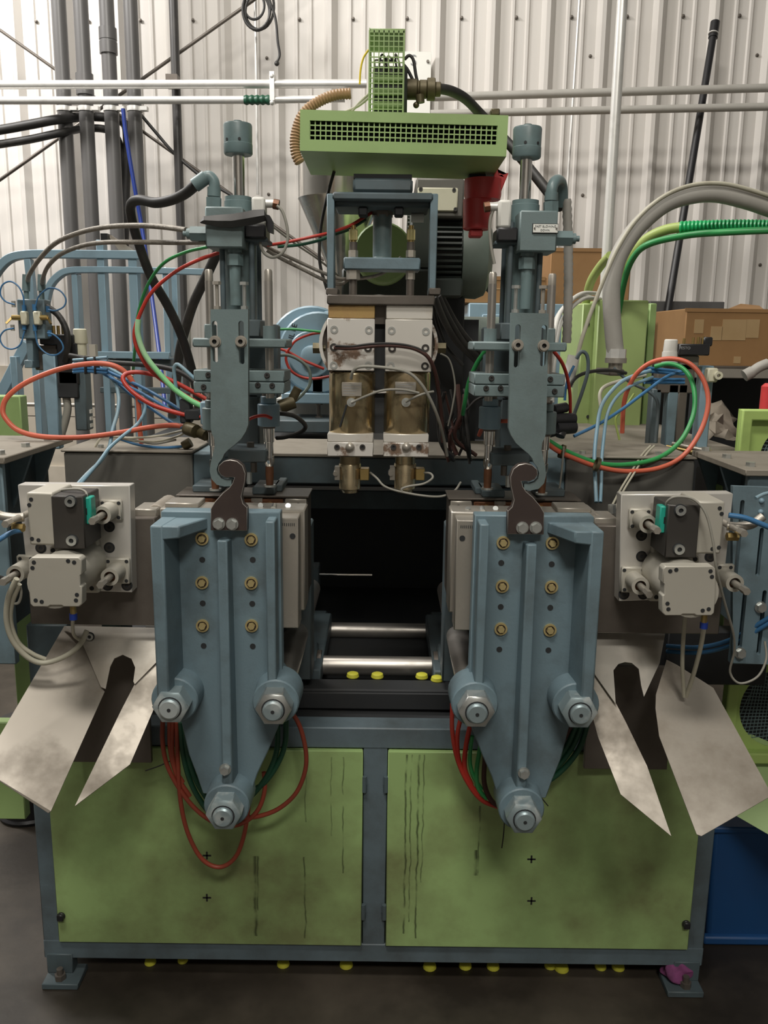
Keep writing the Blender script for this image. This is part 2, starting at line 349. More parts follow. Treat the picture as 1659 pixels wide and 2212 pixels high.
# ================================================================== machine base cabinet
YB = 1.90
base = T('machine_cabinet', 'blue framed machine base cabinet with two lime green doors', 'machine base', (0, YB+.5, 0))
zt, zb, zdt, zdb = P(800, 1572, YB).z, .055, P(600, 1614, YB).z, P(450, 2034, YB).z
XO = .832; xd0 = .788; xd1 = .030
for s in (-1, 1):
    b = B(); b.box(s*XO, s*(XO-.05), YB, YB+.05, zb, zt); b.build('post', M['frame'], base, .003)
b = B(); b.box(-.0285, .0285, YB, YB+.05, zdb-.01, zdt+.01); b.build('centre_post', M['frame'], base, .002)
b = B(); b.box(-XO, XO, YB-.002, YB+.06, zdt, zt); b.build('top_rail', M['frame'], base, .003)
b = B(); b.box(-XO, XO, YB-.002, YB+.06, zb, zdb); b.build('bottom_rail', M['frame'], base, .003)
b = B(); b.box(-XO+.01, XO-.01, YB+.03, YB+1.3, zb+.02, zt-.03); b.build('cabinet_body', M['dark'], base)  # near-black colour carries the shade of the unlit bay
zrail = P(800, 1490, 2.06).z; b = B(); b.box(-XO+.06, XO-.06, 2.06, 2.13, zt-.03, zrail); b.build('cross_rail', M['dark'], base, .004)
b = B(); b.box(-XO+.06, XO-.06, 2.052, 2.06, zrail-.05, zrail-.006); b.build('rail_face', M['dark'], base, .002)  # rail also coloured near black for the bay's shade
def drip_mat(name, drips):
    m = mat(name, (.36, .52, .205), .46, 0, (.17, .175, .075), .8, 3.4, .42, .68, 0, 60, .1)
    nt = m.node_tree; N = nt.nodes; L = nt.links; p = N['Principled BSDF']; src = p.inputs['Base Color'].links[0].from_socket
    tc = N.new('ShaderNodeTexCoord'); sx = N.new('ShaderNodeSeparateXYZ'); L.new(tc.outputs['Object'], sx.inputs[0])
    nz = N.new('ShaderNodeTexNoise'); nz.inputs['Scale'].default_value = 22; L.new(tc.outputs['Object'], nz.inputs['Vector'])
    def mth(op, a, b_=None, c=None):
        n = N.new('ShaderNodeMath'); n.operation = op
        for i, q in enumerate((a, b_, c)):
            if q is None: continue
            if isinstance(q, (int, float)): n.inputs[i].default_value = q
            else: L.new(q, n.inputs[i])
        return n.outputs[0]
    wob = mth('MULTIPLY_ADD', nz.outputs[0], .012, -.006); xx = mth('ADD', sx.outputs[0], wob); tot = None
    for x0, z0, z1, w, a in drips:
        d = mth('ABSOLUTE', mth('SUBTRACT', xx, x0))
        k = mth('SUBTRACT', 1.0, mth('DIVIDE', d, w)); k.node.use_clamp = True
        zz = mth('MULTIPLY', mth('GREATER_THAN', sx.outputs[2], z0), mth('LESS_THAN', sx.outputs[2], z1))
        k = mth('MULTIPLY', mth('MULTIPLY', k, zz), a)
        tot = k if tot is None else mth('MAXIMUM', tot, k)
    n4 = N.new('ShaderNodeTexNoise'); n4.inputs['Scale'].default_value = 17; n4.inputs['Detail'].default_value = 3; L.new(tc.outputs['Object'], n4.inputs['Vector'])
    gap = mth('MULTIPLY_ADD', n4.outputs[0], 6.0, -2.1); gap.node.use_clamp = True; tot = mth('MULTIPLY', tot, gap)
    mx = N.new('ShaderNodeMix'); mx.data_type = 'RGBA'; L.new(tot, mx.inputs[0]); L.new(src, mx.inputs[6]); mx.inputs[7].default_value = (.012, .015, .004, 1)
    L.new(mx.outputs[2], p.inputs['Base Color']); return m
def dr(px, y0, y1, w, a): q = P(px, (y0+y1)/2, YB); return (q.x, P(px, y1, YB).z, P(px, y0, YB).z, w, a)
DM = {-1: drip_mat('stained_door_paint', [dr(553, 1843, 2015, .006, .8), dr(558, 1843, 1960, .004, .8), dr(661, 1640, 1770, .0025, .6), dr(659, 1845, 2020, .003, .8), dr(716, 1630, 1800, .002, .6), dr(742, 1630, 1880, .0025, .75)]),
      1: drip_mat('streaked_door_paint', [dr(875, 1625, 2010, .0035, .85), dr(886, 1625, 1985, .0025, .8), dr(901, 1625, 2020, .0035, .9), dr(913, 1625, 1900, .0025, .7), dr(1034, 1735, 1880, .003, .8), dr(1028, 1830, 1885, .008, .9)])}
for s, cx, cys in ((-1, 447, (1848, 1939)), (1, 1148, (1856, 1946))):
    b = B(); b.box(s*xd0, s*xd1, YB-.012, YB+.004, zdb+.002, zdt-.002); d = b.build('door', DM[s], base, .002)
    for z in (P(777, 1690, YB).z, P(777, 1965, YB).z):
        h = B(); h.cyl((s*.026, YB-.008, z-.02), (s*.026, YB-.008, z+.02), .006, 10).box(s*.020, s*.033, YB-.011, YB-.002, z+.0, z+.018); h.build('hinge', M['bluedk'], d)
    h = B(); zl = P(127, 1970, YB).z; h.cyl((s*.776, YB-.012, zl), (s*.776, YB-.02, zl), .010, 12).box(s*.768, s*.784, YB-.026, YB-.018, zl-.009, zl+.009); h.build('latch', M['blackpl'], d, .002)
    for cy in cys:
        q = P(cx, cy, YB-.012); k = S(cy, YB); c = B()
        c.box(q.x-9*k, q.x+9*k, YB-.0128, YB-.011, q.z-1.8*k, q.z+1.8*k).box(q.x-1.8*k, q.x+1.8*k, YB-.0128, YB-.011, q.z-9*k, q.z+9*k); c.build('cross_mark', M['ink'], d)
    c = B(); c.box(s*.825, s*.735, YB-.045, YB+.03, 0.0, .016).box(s*.825, s*.76, YB-.006, YB+.03, .016, .07); f_ = c.build('foot', M['bluedk'], base, .002)
    c = B(); c.cyl((s*.785, YB-.025, .016), (s*.785, YB-.025, .03), .014, 6).cyl((s*.785, YB-.025, .028), (s*.785, YB-.025, .045), .008, 10); c.build('anchor_bolt', M['steeldk'], f_)

# ================================================================== clamping platens, hooks, moulds (left built, right mirrored)
def arc(cx, cz, r, a0, a1, n=8): return [(cx+r*math.cos(R_(a0+(a1-a0)*i/n)), cz+r*math.sin(R_(a0+(a1-a0)*i/n))) for i in range(n+1)]
YF, YP = 1.605, 1.69
YN = 1.598
NUTS = [(P(x, y, YN).x, P(x, y, YN).z) for x, y in ((367, 1530), (590, 1534), (482, 1763))]
def mx(o, mir): return (-o[0], o[1], o[2]) if mir else o
def platen(mir, side):
    r = T('clamp_platen', f'{side} blue cast clamp platen with three big hex nuts and gold bolts', 'clamp platen', mx((-.29, 1.65, .66), mir), 'front clamp platens')
    ztop = P(500, 1106, YP).z; xl = P(330, 1300, YF).x; xr = P(596, 1300, 1.64).x
    (lx, lz), (rx, rz), (bx, bz) = NUTS
    out = [(xl, ztop), (xl, lz+.005)]+arc(lx, lz, .047, 200, 262, 5)
    out += px2xz([(408, 1630), (425, 1675), (438, 1715)], YP)+arc(bx, bz, .047, 185, 355, 10)+px2xz([(541, 1715), (556, 1672), (578, 1625)], YP)
    out += arc(rx, rz, .047, 285, 355, 5)+[(xr+.004, rz+.05), (xr+.004, ztop)]
    b = B(mir); prism_holes(b, out, [], YP, YP+.04); b.build('plate', M['blue'], r, .003)
    fx = P(358, 1300, YF).x; zf = P(355, 1136, YF).z; zi = P(380, 1168, YF).z
    b = B(mir); b.hexa([(xl, YF, lz), (fx, YF, lz), (fx+.01, YP+.01, lz), (xl, YP+.01, lz), (xl, YF, zf), (fx, YF, zf), (fx+.01, YP+.01, zf), (xl, YP+.01, zf)])
    b.build('outer_flange', M['blue'], r, .004, 2)
    x2, x3 = P(386, 1136, YF).x, P(452, 1110, YP).x
    b = B(mir); b.hexa([(fx-.004, YF+.001, zi), (x2, YF+.001, zi+.004), (x3, YP+.01, zi+.004), (fx-.004, YP+.01, zi), (fx-.004, YF+.001, zf-.001), (x2, YF+.001, zf-.001), (x3, YP+.01, zf-.001), (fx-.004, YP+.01, zf-.001)])
    b.build('top_gusset', M['blue'], r, .003, 2)
    b = B(mir); x5, x6 = P(575, 1300, 1.64).x, P(595, 1300, 1.64).x; zr = P(585, 1127, 1.64).z
    b.box(x5, x6, 1.64, YP+.01, rz, zr); b.build('inner_flange', M['blue'], r, .003, 2)
    b = B(mir); x7, x8 = P(474, 1400, 1.65).x, P(495, 1400, 1.65).x; zk = P(484, 1169, 1.65).z
    b.hexa([(x7-.001, 1.645, bz+.02), (x8+.001, 1.645, bz+.02), (x8+.006, YP+.01, bz+.02), (x7-.006, YP+.01, bz+.02), (x7, 1.655, zk), (x8, 1.655, zk), (x8+.004, YP+.01, zk-.004), (x7-.004, YP+.01, zk-.004)])
    b.build('centre_rib', M['blue'], r, .003, 2)
    for i, (x, z) in enumerate(NUTS):
        b = B(mir); b.lathe((x, YN+.038, z), (0, 1, 0), [(0, .0455), (.003, .048), (.075, .050)], 28); b.build('boss', M['blue'], r)
        n_ = M['zinc'] if (i == 1) else M['zincbl']
        b = B(mir); b.lathe((x, YN, z), (0, 1, 0), [(0, .0315), (.004, .0375), (.040, .0375)], 6)
        nt_ = b.build('hex_nut', n_, r, .0015)
        b = B(mir); b.lathe((x, YN-.01, z), (0, 1, 0), [(0, .0175), (.003, .021), (.012, .021)], 24); bo = b.build('bolt_end', M['zincbl'], nt_)
        b = B(mir); b.ann((x, YN+.001, z), (0, -1, 0), .0205, .0238, .0016, 24); b.build('thread_gap', M['dark'], nt_)
        b = B(mir); b.cyl((x, YN-.009, z), (x, YN-.0107, z), .0038, 12); b.build('centre_hole', M['dark'], nt_)
    q = P(486, 1663, 1.64); place('rib_bolt', HEX, r, mx((q.x, 1.643, q.z), mir), scale=(1.25,)*3)
    for x, y in ((437, 1163), (543, 1165), (437, 1258), (543, 1259), (438, 1351), (544, 1351)):
        q = P(x, y, YP); place('gold_bolt', HEXG, r, mx((q.x, YP-.001, q.z), mir))
    for x, y in ((437, 1209), (546, 1209), (438, 1303), (545, 1304), (440, 1395), (546, 1396)):
        q = P(x, y, YP); h = place('hole_rim', RIM, r, mx((q.x, YP, q.z), mir)); h2 = place('bolt_hole', HOLE, r, mx((q.x, YP-.0002, q.z), mir))
    for i, (x, z) in enumerate(NUTS):
        b = B(mir); b.cyl((x, 1.70, z), (x, 2.45, z), .030, 24); b.build('tie_bar', M['chromedk'], r)
    # brown hook bolted on the platen top
    h = T('hook_plate', f'{side} brown steel hook plate bolted on top of a blue platen', 'hook plate', mx((-.29, 1.68, 1.24), mir), 'brown hook plates')
    o_ = [(455, 1146), (455, 1099), (464, 1084), (481, 1065), (495, 1054), (502, 1044), (506, 1032), (499, 1031), (488, 1032), (477, 1027), (471, 1017), (472, 1006), (483, 996), (497, 993), (512, 996), (524, 1006), (530, 1023), (529, 1040), (524, 1060), (521, 1073), (525, 1088), (534, 1097), (534, 1147)]
    b = B(mir); b.pprism(o_, 1.668, 1.689); hp_ = b.build('plate', M['hook'], h, .0011); hp_.data.materials.append(M['edge']); hp_.modifiers[0].material = 1
    for x, y in ((473, 1131), (502, 1132)):
        q = P(x, y, 1.667); place('hook_bolt', HEX, h, mx((q.x, 1.667, q.z), mir), scale=(1.25,)*3)
    # moulds
    m = T('front_mould', f'{side} front steel mould half clamped behind a blue platen', 'mould', mx((-.26, 1.79, .95), mir), 'front mould halves')
    xa, xb = P(350, 1120, 1.735).x, P(645, 1230, 1.735).x; z1, z0 = P(625, 1119, 1.735).z, P(620, 1356, 1.735).z
    b = B(mir); b.box(xa, xb, 1.732, 1.79, z0, z1); b.build('backing_plate', M['steel'], m, .002)
    b = B(mir); b.box(xa-.02, xb+.008, 1.79, 1.87, z0+.02, z1+.006); b.build('mould_block', M['steel'], m, .003)
    for x, y, rr in ((632, 1158, .0065),):
        q = P(x, y, 1.732); place('bolt_hole', HOLE, m, mx((q.x, 1.7315, q.z), mir))
    q = P(622, 1133, 1.732)
    b = B(mir)
    for i in range(7): b.box(q.x-.012+i*.004, q.x-.0105+i*.004, 1.7312, 1.733, q.z-.003, q.z+.003)
    b.build('stamped_marks', M['dark'], m)
    for x in (400, 470, 560, 590, 620):
        q = P(x, 1100, 1.80); b = B(mir); b.cyl((q.x, 1.80+random.random()*.05, z1+.005), (q.x, 1.82, z1+.0095), .006, 10); b.build('plug_screw', M['zinc'], m)
    b = B(mir); q0, q1 = P(368, 1090, 1.85), P(440, 1090, 1.85); b.box(q0.x, q1.x, 1.80, 1.87, z1+.005, z1+.016); b.build('water_block', M['steel'], m, .002)
    m2 = T('rear_mould', f'{side} rear steel mould half with brown insert plate on top', 'mould', mx((-.24, 2.0, .98), mir), 'rear mould halves')
    ya = 1.915; xa, xb = P(385, 1090, ya).x, P(664, 1150, ya).x; z1 = P(650, 1072, ya).z; z0 = P(650, 1288, ya).z
    b = B(mir); b.box(xa, xb, ya+.012, ya+.10, z0, z1-.004); b.build('mould_block', M['steeldk'], m2, .003)
    b = B(mir); b.box(xb-.05, xb-.002, ya-.004, ya+.014, z0+.06, z1-.006); b.build('end_bracket', M['steel'], m2, .002)
    b = B(mir); b.box(xa, xa+.045, ya-.004, ya+.014, z1-.035, z1-.006); b.build('corner_block', M['steel'], m2, .002)
    for xx in (xb-.02, xa+.022):
        place('bolt_hole', HOLE, m2, mx((xx, ya-.0045, z1-.02), mir))
    b = B(mir); b.box(xa+.05, xb-.055, ya, ya+.014, z1-.04, z1-.008); b.build('insert_plate', M['copper'], m2, .002)
    rng = random.Random(3)
    for i in range(9):
        xx = xa+.065+i*(xb-xa-.13)/8; b = B(mir); b.lathe((xx, ya, z1-.022), (0, -1, 0), [(0, .009), (.008, .008), (.009, .004)], 10); b.build('insert_plug', M['brass'] if i % 3 == 1 else M['copper'], m2)
    b = B(mir); b.box((xa+xb)/2+.02, (xa+xb)/2+.045, ya-.003, ya+.014, z1-.03, z1-.006); b.build('key_block', M['steel'], m2)
    b = B(mir); b.box(xa-.005, xb+.003, ya, ya+.11, z1-.004, z1); b.build('top_plate', M['steeldk'], m2, .001)
    for xx0, xx1, yy, zz in ((426, 487, 2.0, 1058), (552, 600, 1.98, 1062), (598, 615, 2.02, 1060)):
        q0, q1 = P(xx0, zz, yy), P(xx1, zz, yy); b = B(mir); b.box(q0.x, q1.x, yy-.05, yy+.06, z1, z1+.016); b.build('striker_plate', M['bluedk'], m2, .002)
    # carriage behind the moulds
    c = T('mould_carriage', f'{side} grimy blue mould carriage with slide bearings behind the moulds', 'carriage', mx((-.25, 2.2, .72), mir), 'mould carriages')
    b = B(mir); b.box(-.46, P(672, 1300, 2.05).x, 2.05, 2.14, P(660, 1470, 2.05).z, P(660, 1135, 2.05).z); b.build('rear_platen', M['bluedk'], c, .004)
    xe = P(680, 1400, 2.16).x
    for yy, zz, rr in ((2.25, P(800, 1438, 2.25).z, .028), (2.62, P(800, 1362, 2.62).z, .026)):
        b = B(mir); b.box(xe-.12, xe, yy-.05, yy+.05, zz-.05, zz+.05); b.build('bearing_block', M['bluedk'], c, .005)
        b = B(mir); b.ann((xe-.001, yy, zz), (1, 0, 0), rr+.001, rr+.014, .012, 20); b.build('wiper_ring', M['steeldk'], c)
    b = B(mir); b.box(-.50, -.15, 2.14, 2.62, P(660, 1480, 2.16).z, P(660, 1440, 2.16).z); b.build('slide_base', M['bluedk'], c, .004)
platen(False, 'left'); platen(True, 'right')

# chrome guide bars across the base
for i, (yy, y_, rr, lb) in enumerate(((2.25, 1438, .0265, 'lower front chrome guide bar across the dark machine bay'), (2.62, 1362, .0245, 'upper rear chrome guide bar across the dark machine bay'))):
    zz = P(810, y_, yy).z; b = B(); b.cyl((-.74, yy, zz), (.74, yy, zz), rr, 28); tag(b.build('guide_bar', M['chromedk']), lb, 'guide bar', 'chrome guide bars')
q0, q1 = P(690, 1240, 2.7), P(804, 1241, 2.7)
b = B(); b.cyl(q0, (q1.x, 2.7, q0.z), .0035, 8); rd = b.build('thin_rod', M['chrome']); tag(rd, 'thin bright steel rod in the dark machine bay', 'rod')
b = B(); b.box(q0.x-.03, q0.x+.0, 2.66, 2.74, q0.z-.045, q0.z+.03).box(q0.x-.10, q0.x-.02, 2.68, 2.72, .75, q0.z-.02); tag(b.build('rod_bracket', M['bluedk'], None, .003), 'small dark blue bracket holding the thin rod', 'bracket')
# added shade panel at the bay back + beams
b = B(); b.box(-.95, .95, 3.18, 3.22, .0, P(800, 1055, 3.18).z+.06); tag(b.build('bay_shade_panel', M['dark']), 'dark panel added for the shade at the back of the machine bay', 'panel')  # dark sheet added to stand for the shade deep in the bay
bm_ = T('cross_beam', 'dusty blue cross beam running behind the die head', 'beam', (0, 2.4, .9))
zf0, zf1 = P(850, 1048, 2.35).z, P(850, 986, 2.35).z
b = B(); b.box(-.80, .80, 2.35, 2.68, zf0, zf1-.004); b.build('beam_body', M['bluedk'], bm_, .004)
b = B(); b.box(-.80, .80, 2.345, 2.70, zf1-.004, zf1+.006); b.build('dusty_top_plate', M['concrete'], bm_, .002)
b = B(); b.box(-.45, .45, 2.78, 2.86, P(800, 1100, 2.78).z, P(800, 1060, 2.78).z); b.build('lower_rail', M['bluedk'], bm_, .003)
for s in (-1, 1):
    b = B(); b.box(s*.74, s*.80, 2.36, 2.46, .66, zf0); b.build('beam_leg', M['bluedk'], bm_, .003)
for s, sd in ((-1, 'left'), (1, 'right')):
    h = T('side_housing', f'{sd} dusty dark grey sheet housing behind the pneumatic plate', 'housing', (s*.55, 2.15, .9), 'dusty side housings')
    xa, xb = abs(P(140, 1030, 2.05).x), abs(P(416, 1030, 2.05).x); z1 = P(300, 978, 2.05).z
    b = B(); b.box(s*xa, s*xb, 2.05, 2.33, .93, z1); b.build('body', M['dustgrey'], h, .004)
    b = B(); b.box(s*(xa+.005), s*(xb-.002), 2.045, 2.335, z1, z1+.006); b.build('dusty_lid', M['concrete'], h, .002)
    for u in (.25, .85):
        place('lid_screw', HEXUP, h, (s*(xa+(xb-xa)*u), 2.09, z1+.006))
    b = B(); b.box(s*xb, s*(xb-.045), 2.06, 2.34, .9, z1-.002); b.build('end_cheek', M['blue'], h, .003)
# ================================================================== blow pin units (left measured, right mirrored)
def blow(mir, side):
    g = T('blow_pin_unit', f'{side} teal blow pin cylinder unit with chrome piston rod and two pins', 'blow pin unit', mx((-.30, 1.9, 1.25), mir), 'blow pin units')
    def bb(): return B(mir)
    YU = 1.93
    c = P(514, 300, YU); k = S(300, YU)
    def zz(y, Y=YU, x=514): return P(x, y, Y).z
    x0 = c.x
    b = bb(); b.lathe((x0, YU, zz(335)), (0, 0, 1), [(0, 29*k), (.003, 31*k), (zz(312)-zz(335), 31*k), (zz(311.2)-zz(335), 30.4*k), (zz(272)-zz(335), 31*k), (zz(268)-zz(335), 29.5*k)], 28)
    cap = b.build('piston_cap', M['teal'], g)
    b = bb(); b.cyl((x0, YU, zz(269)), (x0, YU, zz(261)), 9*k, 16); b.build('cap_stud', M['teal'], cap)
    for a in (-75, -130):
        q = Vector((math.cos(R_(a)), math.sin(R_(a)), 0)); pc = Vector((x0, YU, zz(306)))
        b = bb(); b.cyl(pc+q*29*k, pc+q*31.3*k, 3.2*k, 10); b.build('pin_hole', M['dark'], cap)
    b = bb(); b.cyl((x0, YU, zz(430)), (x0, YU, zz(332)), 13*k, 24); b.build('piston_rod', M['chrome'], g)
    b = bb(); b.lathe((x0-.002, YU, zz(470)), (0, 0, 1), [(0, 31*k), (zz(436)-zz(470), 31*k), (zz(435)-zz(470), 29*k), (zz(426)-zz(470), 29*k)], 28); b.build('gland', M['teal'], g)
    xb = P(520, 630, YU).x
    b = bb(); b.cyl((xb, YU, zz(720)), (xb, YU, zz(470)), 36*k, 28); b.build('cylinder_barrel', M['teal'], g)
    for dx, dy in ((-30, -.05), (34, -.05), (-30, .05), (34, .05)):
        b = bb(); b.cyl((xb+dx*k, YU+dy, zz(720)), (xb+dx*k, YU+dy, zz(480)), 6*k, 10); b.build('tie_rod', M['bluedk'], g)
    b = bb(); b.pb(483, 562, 690, 728, 1.87, 1.99); b.build('cylinder_foot', M['bluedk'], g, .003)
    # valve block
    b = bb(); b.pb(443, 525, 446, 535, 1.84, 1.93); vb = b.build('valve_block', M['armblue'], g, .003)
    b = bb(); q = P(400, 505, 1.87); q2 = P(443, 505, 1.87); b.cyl((q.x+.012, 1.87, q.z), (q2.x+.004, 1.87, q.z), .0165, 6).cyl((q.x+.004, 1.87, q.z), (q.x+.013, 1.87, q.z), .011, 12).cyl((q.x-.004, 1.87, q.z), (q.x+.006, 1.87, q.z), .006, 10); b.build('relief_screw', M['teal'], vb)
    b = bb(); q = P(507, 540, 1.87)
    b.cyl((q.x, 1.87, zz(535, 1.87)), (q.x, 1.87, zz(546, 1.87)), 15*k, 16).cyl((q.x, 1.87, zz(550, 1.87)), (q.x, 1.87, zz(574, 1.87)), 18*k, 6).cyl((q.x, 1.87, zz(546, 1.87)), (q.x, 1.87, zz(660, 1.87)), 12.5*k, 16); b.build('drop_pipe', M['teal'], g)
    b = bb(); b.pb(527, 574, 484, 515, 1.86, 1.93); b.build('solenoid_coil', M['blackpl'], g, .004)
    b = bb(); b.pb(527, 578, 513, 522, 1.87, 1.95); b.build('solenoid_base', M['bluedk'], g, .002)
    b = bb(); b.pb(543, 572, 424, 486, 1.87, 1.91); b.build('connector_block', M['white'], g, .006, 2)
    q = P(572, 440, 1.89); b = bb(); b.cyl((q.x, 1.89, q.z), (q.x+.020, 1.89, q.z), .0085, 16); b.build('connector_sleeve', M['galv'], g)
    b = bb(); b.cyl((q.x+.018, 1.89, q.z), (q.x+.030, 1.89, q.z-.002), .0105, 8); b.build('connector_nut', M['copper'], g)
    # elbow fitting
    if mir: e = [P(1190, 455, 1.90), P(1190, 434, 1.90), P(1192, 408, 1.90), P(1198, 393, 1.91), P(1207, 390, 1.94), P(1214, 402, 1.97), P(1216, 445, 1.99)]
    else: e = [P(462, 447, 1.90), P(462, 425, 1.90), P(463, 397, 1.90), P(457, 385, 1.90), P(449, 381, 1.90), P(440, 386, 1.90), P(425, 397, 1.90)]
    b = B(); b.tube(smooth(e, 5), 12*k, 14); b.cyl(e[0]-Vector((0,0,.004)), e[1]-Vector((0,0,.002)), 17*k, 6).cyl(e[1], e[1]+(e[2]-e[1])*.7, 14.5*k, 16)
    if not mir: b.cyl(P(446, 382, 1.9), P(420, 401, 1.9), 15*k, 16)
    b.build('elbow_fitting', M['teal'], g)
    # guide rods, cross bar, stop bolts
    for xa, ya_, yb_ in ((454, 583, 860), (581, 583, 860)):
        q = P(xa, 700, 1.79); kk = S(700, 1.79)
        b = bb(); b.cyl((q.x, 1.79, P(xa, yb_, 1.79).z), (q.x, 1.79, P(xa, ya_+24, 1.79).z), 9*kk, 18); b.build('guide_rod', M['chromedk'], g)
        b = bb(); b.lathe((q.x, 1.79, P(xa, ya_+24, 1.79).z), (0, 0, 1), [(0, 8.6*kk), (20*kk, 8.6*kk), (24*kk, 6.5*kk)], 18); b.build('rod_tip', M['steel'], g)
    b = bb(); b.pb(415, 618, 731, 751, 1.745, 1.86); b.build('cross_bar', M['armblue'], g, .003)
    b = bb(); q = P(582, 720, 1.79); kk = S(720, 1.79); b.cyl((q.x, 1.79, P(582, 733, 1.79).z), (q.x, 1.79, P(582, 704, 1.79).z), 14*kk, 20); b.build('rod_collar', M['armblue'], g)
    b = bb(); b.pb(441, 458, 700, 732, 1.75, 1.80); b.build('side_lug', M['armblue'], g, .002)
    for xa, yh, mt in ((469, 608, 'blue'), (528, 609, 'zinc')):
        q = P(xa, 640, 1.72); kk = S(640, 1.72); z0_, z1_ = P(xa, 668, 1.72).z, P(xa, yh, 1.72).z
        b = bb(); b.cyl((q.x, 1.72, z0_), (q.x, 1.72, z1_), 4*kk, 10).cyl((q.x, 1.72, z1_-.006), (q.x, 1.72, z1_), 9.5*kk, 6).cyl((q.x, 1.72, z0_-.004), (q.x, 1.72, z0_+.006), 8*kk, 6); b.build('stop_bolt', M['zinc'] if mt == 'zinc' else M['steel'], g)
    b = bb(); b.pb(418, 614, 800, 824, 1.76, 1.88); cl = b.build('upper_clamp_bar', M['armblue'], g, .002)
    b = bb(); b.pb(418, 614, 825, 850, 1.76, 1.88); b.build('lower_clamp_bar', M['armblue'], g, .002)
    for x, y in ((450, 810), (577, 811), (440, 836), (588, 833), (557, 832)):
        q = P(x, y, 1.76); place('clamp_screw', SOCKD, g, mx((q.x, 1.759, q.z), mir), scale=(.6,)*3)
    # hook plate with slots
    Yh = 1.672
    out = [(455, 668), (536, 668), (536, 917), (531, 932), (520, 949), (505, 962), (492, 972), (484, 981), (480, 991), (472, 1001), (468, 1014), (470, 1025), (477, 1033), (488, 1037), (500, 1037), (500, 1050), (485, 1051), (468, 1047), (457, 1035), (453, 1018), (455, 1000), (460, 981), (464, 963), (463, 948), (457, 935), (455, 922)]
    holes = []
    for xa, y0_, y1_ in ((464.5, 693, 783), (521.5, 693, 787)):
        q = P(xa, 740, Yh); holes.append(slot(q.x, P(xa, y1_, Yh).z, P(xa, y0_, Yh).z, 5.8*S(740, Yh)))
    b = bb(); prism_holes(b, px2xz(out, Yh), holes, Yh, Yh+.016); b.build('hook_arm', M['armblue'], g)
    for xa in (465, 521):
        q = P(xa, 738, Yh); b = bb(); b.ann((q.x, Yh+.001, q.z), (0, -1, 0), .005, .0115, .003, 22).ann((q.x, Yh-.001, q.z), (0, -1, 0), .0045, .0092, .009, 20); sw = b.build('arm_screw', M['steel'], g); b = bb(); b.cyl((q.x, Yh+.02, q.z), (q.x, Yh-.004, q.z), .0047, 6); b.build('screw_socket', M['dark'], sw)
    # pins
    for xa, dy in ((581, 0), (462, 8)):
        Yp = 1.90; q = P(xa, 930, Yp); kk = S(930, Yp); z = lambda y: P(xa, y+dy, Yp).z
        b = bb(); b.cyl((q.x, Yp, z(925)), (q.x, Yp, z(848)), 14*kk, 18); b.build('pin_shaft', M['steeldk'], g)
        b = bb(); b.cyl((q.x, Yp, z(920)), (q.x, Yp, z(872)), 24*kk, 20).cyl((q.x, Yp, z(872)), (q.x, Yp, z(855)), 17*kk, 20); b.build('pin_collar', M['blue2'] if xa == 581 else M['armblue'], g, .002)
        b = bb(); b.lathe((q.x, Yp, z(1007)), (0, 0, 1), [(0, 8.5*kk), (z(1000)-z(1007), 11*kk), (z(985)-z(1007), 11*kk), (z(984)-z(1007), 9*kk), (z(955)-z(1007), 9.5*kk), (z(954)-z(1007), 11.5*kk), (z(925)-z(1007), 12.5*kk)], 20); b.build('air_pin', M['chrome'], g)
        b = bb(); b.lathe((q.x, Yp, z(1048)), (0, 0, 1), [(0, 8*kk), (z(1020)-z(1048), 9.2*kk), (z(1006)-z(1048), 8.6*kk)], 18); b.build('pin_tip', M['copper'], g)
        b = bb(); b.cyl((q.x, Yp, z(1051)), (q.x, Yp, z(1047)), 13*kk, 18); b.build('pin_washer', M['zinc'], g)
    b = bb(); b.pb(492, 575, 972, 999, 1.88, 2.0); b.build('stripper_plate', M['bluedk'], g, .003)
    for x, y0_, y1_, w, mt in ((541, 955, 972, 8, 'steeldk'), (548, 999, 1020, 7, 'steeldk'), (538, 1020, 1045, 6, 'zinc')):
        q = P(x, y0_, 1.93); kk = S(y0_, 1.93); b = bb(); b.cyl((q.x, 1.93, P(x, y1_, 1.93).z), (q.x, 1.93, q.z), w*kk, 6); b.build('stripper_bolt', M[mt], g)
    # spine that carries the unit on the cross beam
    b = bb(); b.pb(480, 560, 850, 990, 2.02, 2.10); b.build('spine', M['bluedk'], g, .004)
    b = bb(); b.pb(470, 600, 700, 860, 2.02, 2.08); b.build('spine_plate', M['bluedk'], g, .004)
    return g
gl = blow(False, 'left'); gr = blow(True, 'right')
# black tape on the left valve block
tp = [(432, 478, 1.832), (440, 467, 1.828), (470, 464, 1.828), (500, 462, 1.828), (525, 458, 1.826), (548, 453, 1.824), (571, 452, 1.826), (574, 462, 1.828), (577, 474, 1.83)]
bt = [(433, 482, 1.832), (441, 484, 1.830), (470, 490, 1.832), (500, 492, 1.832), (525, 488, 1.828), (548, 485, 1.826), (570, 478, 1.826), (574, 477, 1.83), (577, 484, 1.832)]
b = B(); n = len(tp); v = [P(*q) for q in tp]+[P(x, (y+y2)/2, Y-.006) for (x, y, Y), (_, y2, _) in zip(tp, bt)]+[P(*q) for q in bt]
b.add(v+[p+Vector((0, .003, 0)) for p in v], [(r_*n+i, r_*n+i+1, (r_+1)*n+i+1, (r_+1)*n+i) for r_ in range(2) for i in range(n-1)]+[(3*n+r_*n+i+1, 3*n+r_*n+i, 3*n+(r_+1)*n+i, 3*n+(r_+1)*n+i+1) for r_ in range(2) for i in range(n-1)])
tag(b.build('tape_strip', M['tape']), 'torn strip of dark tape wrapped on the left valve block', 'tape')
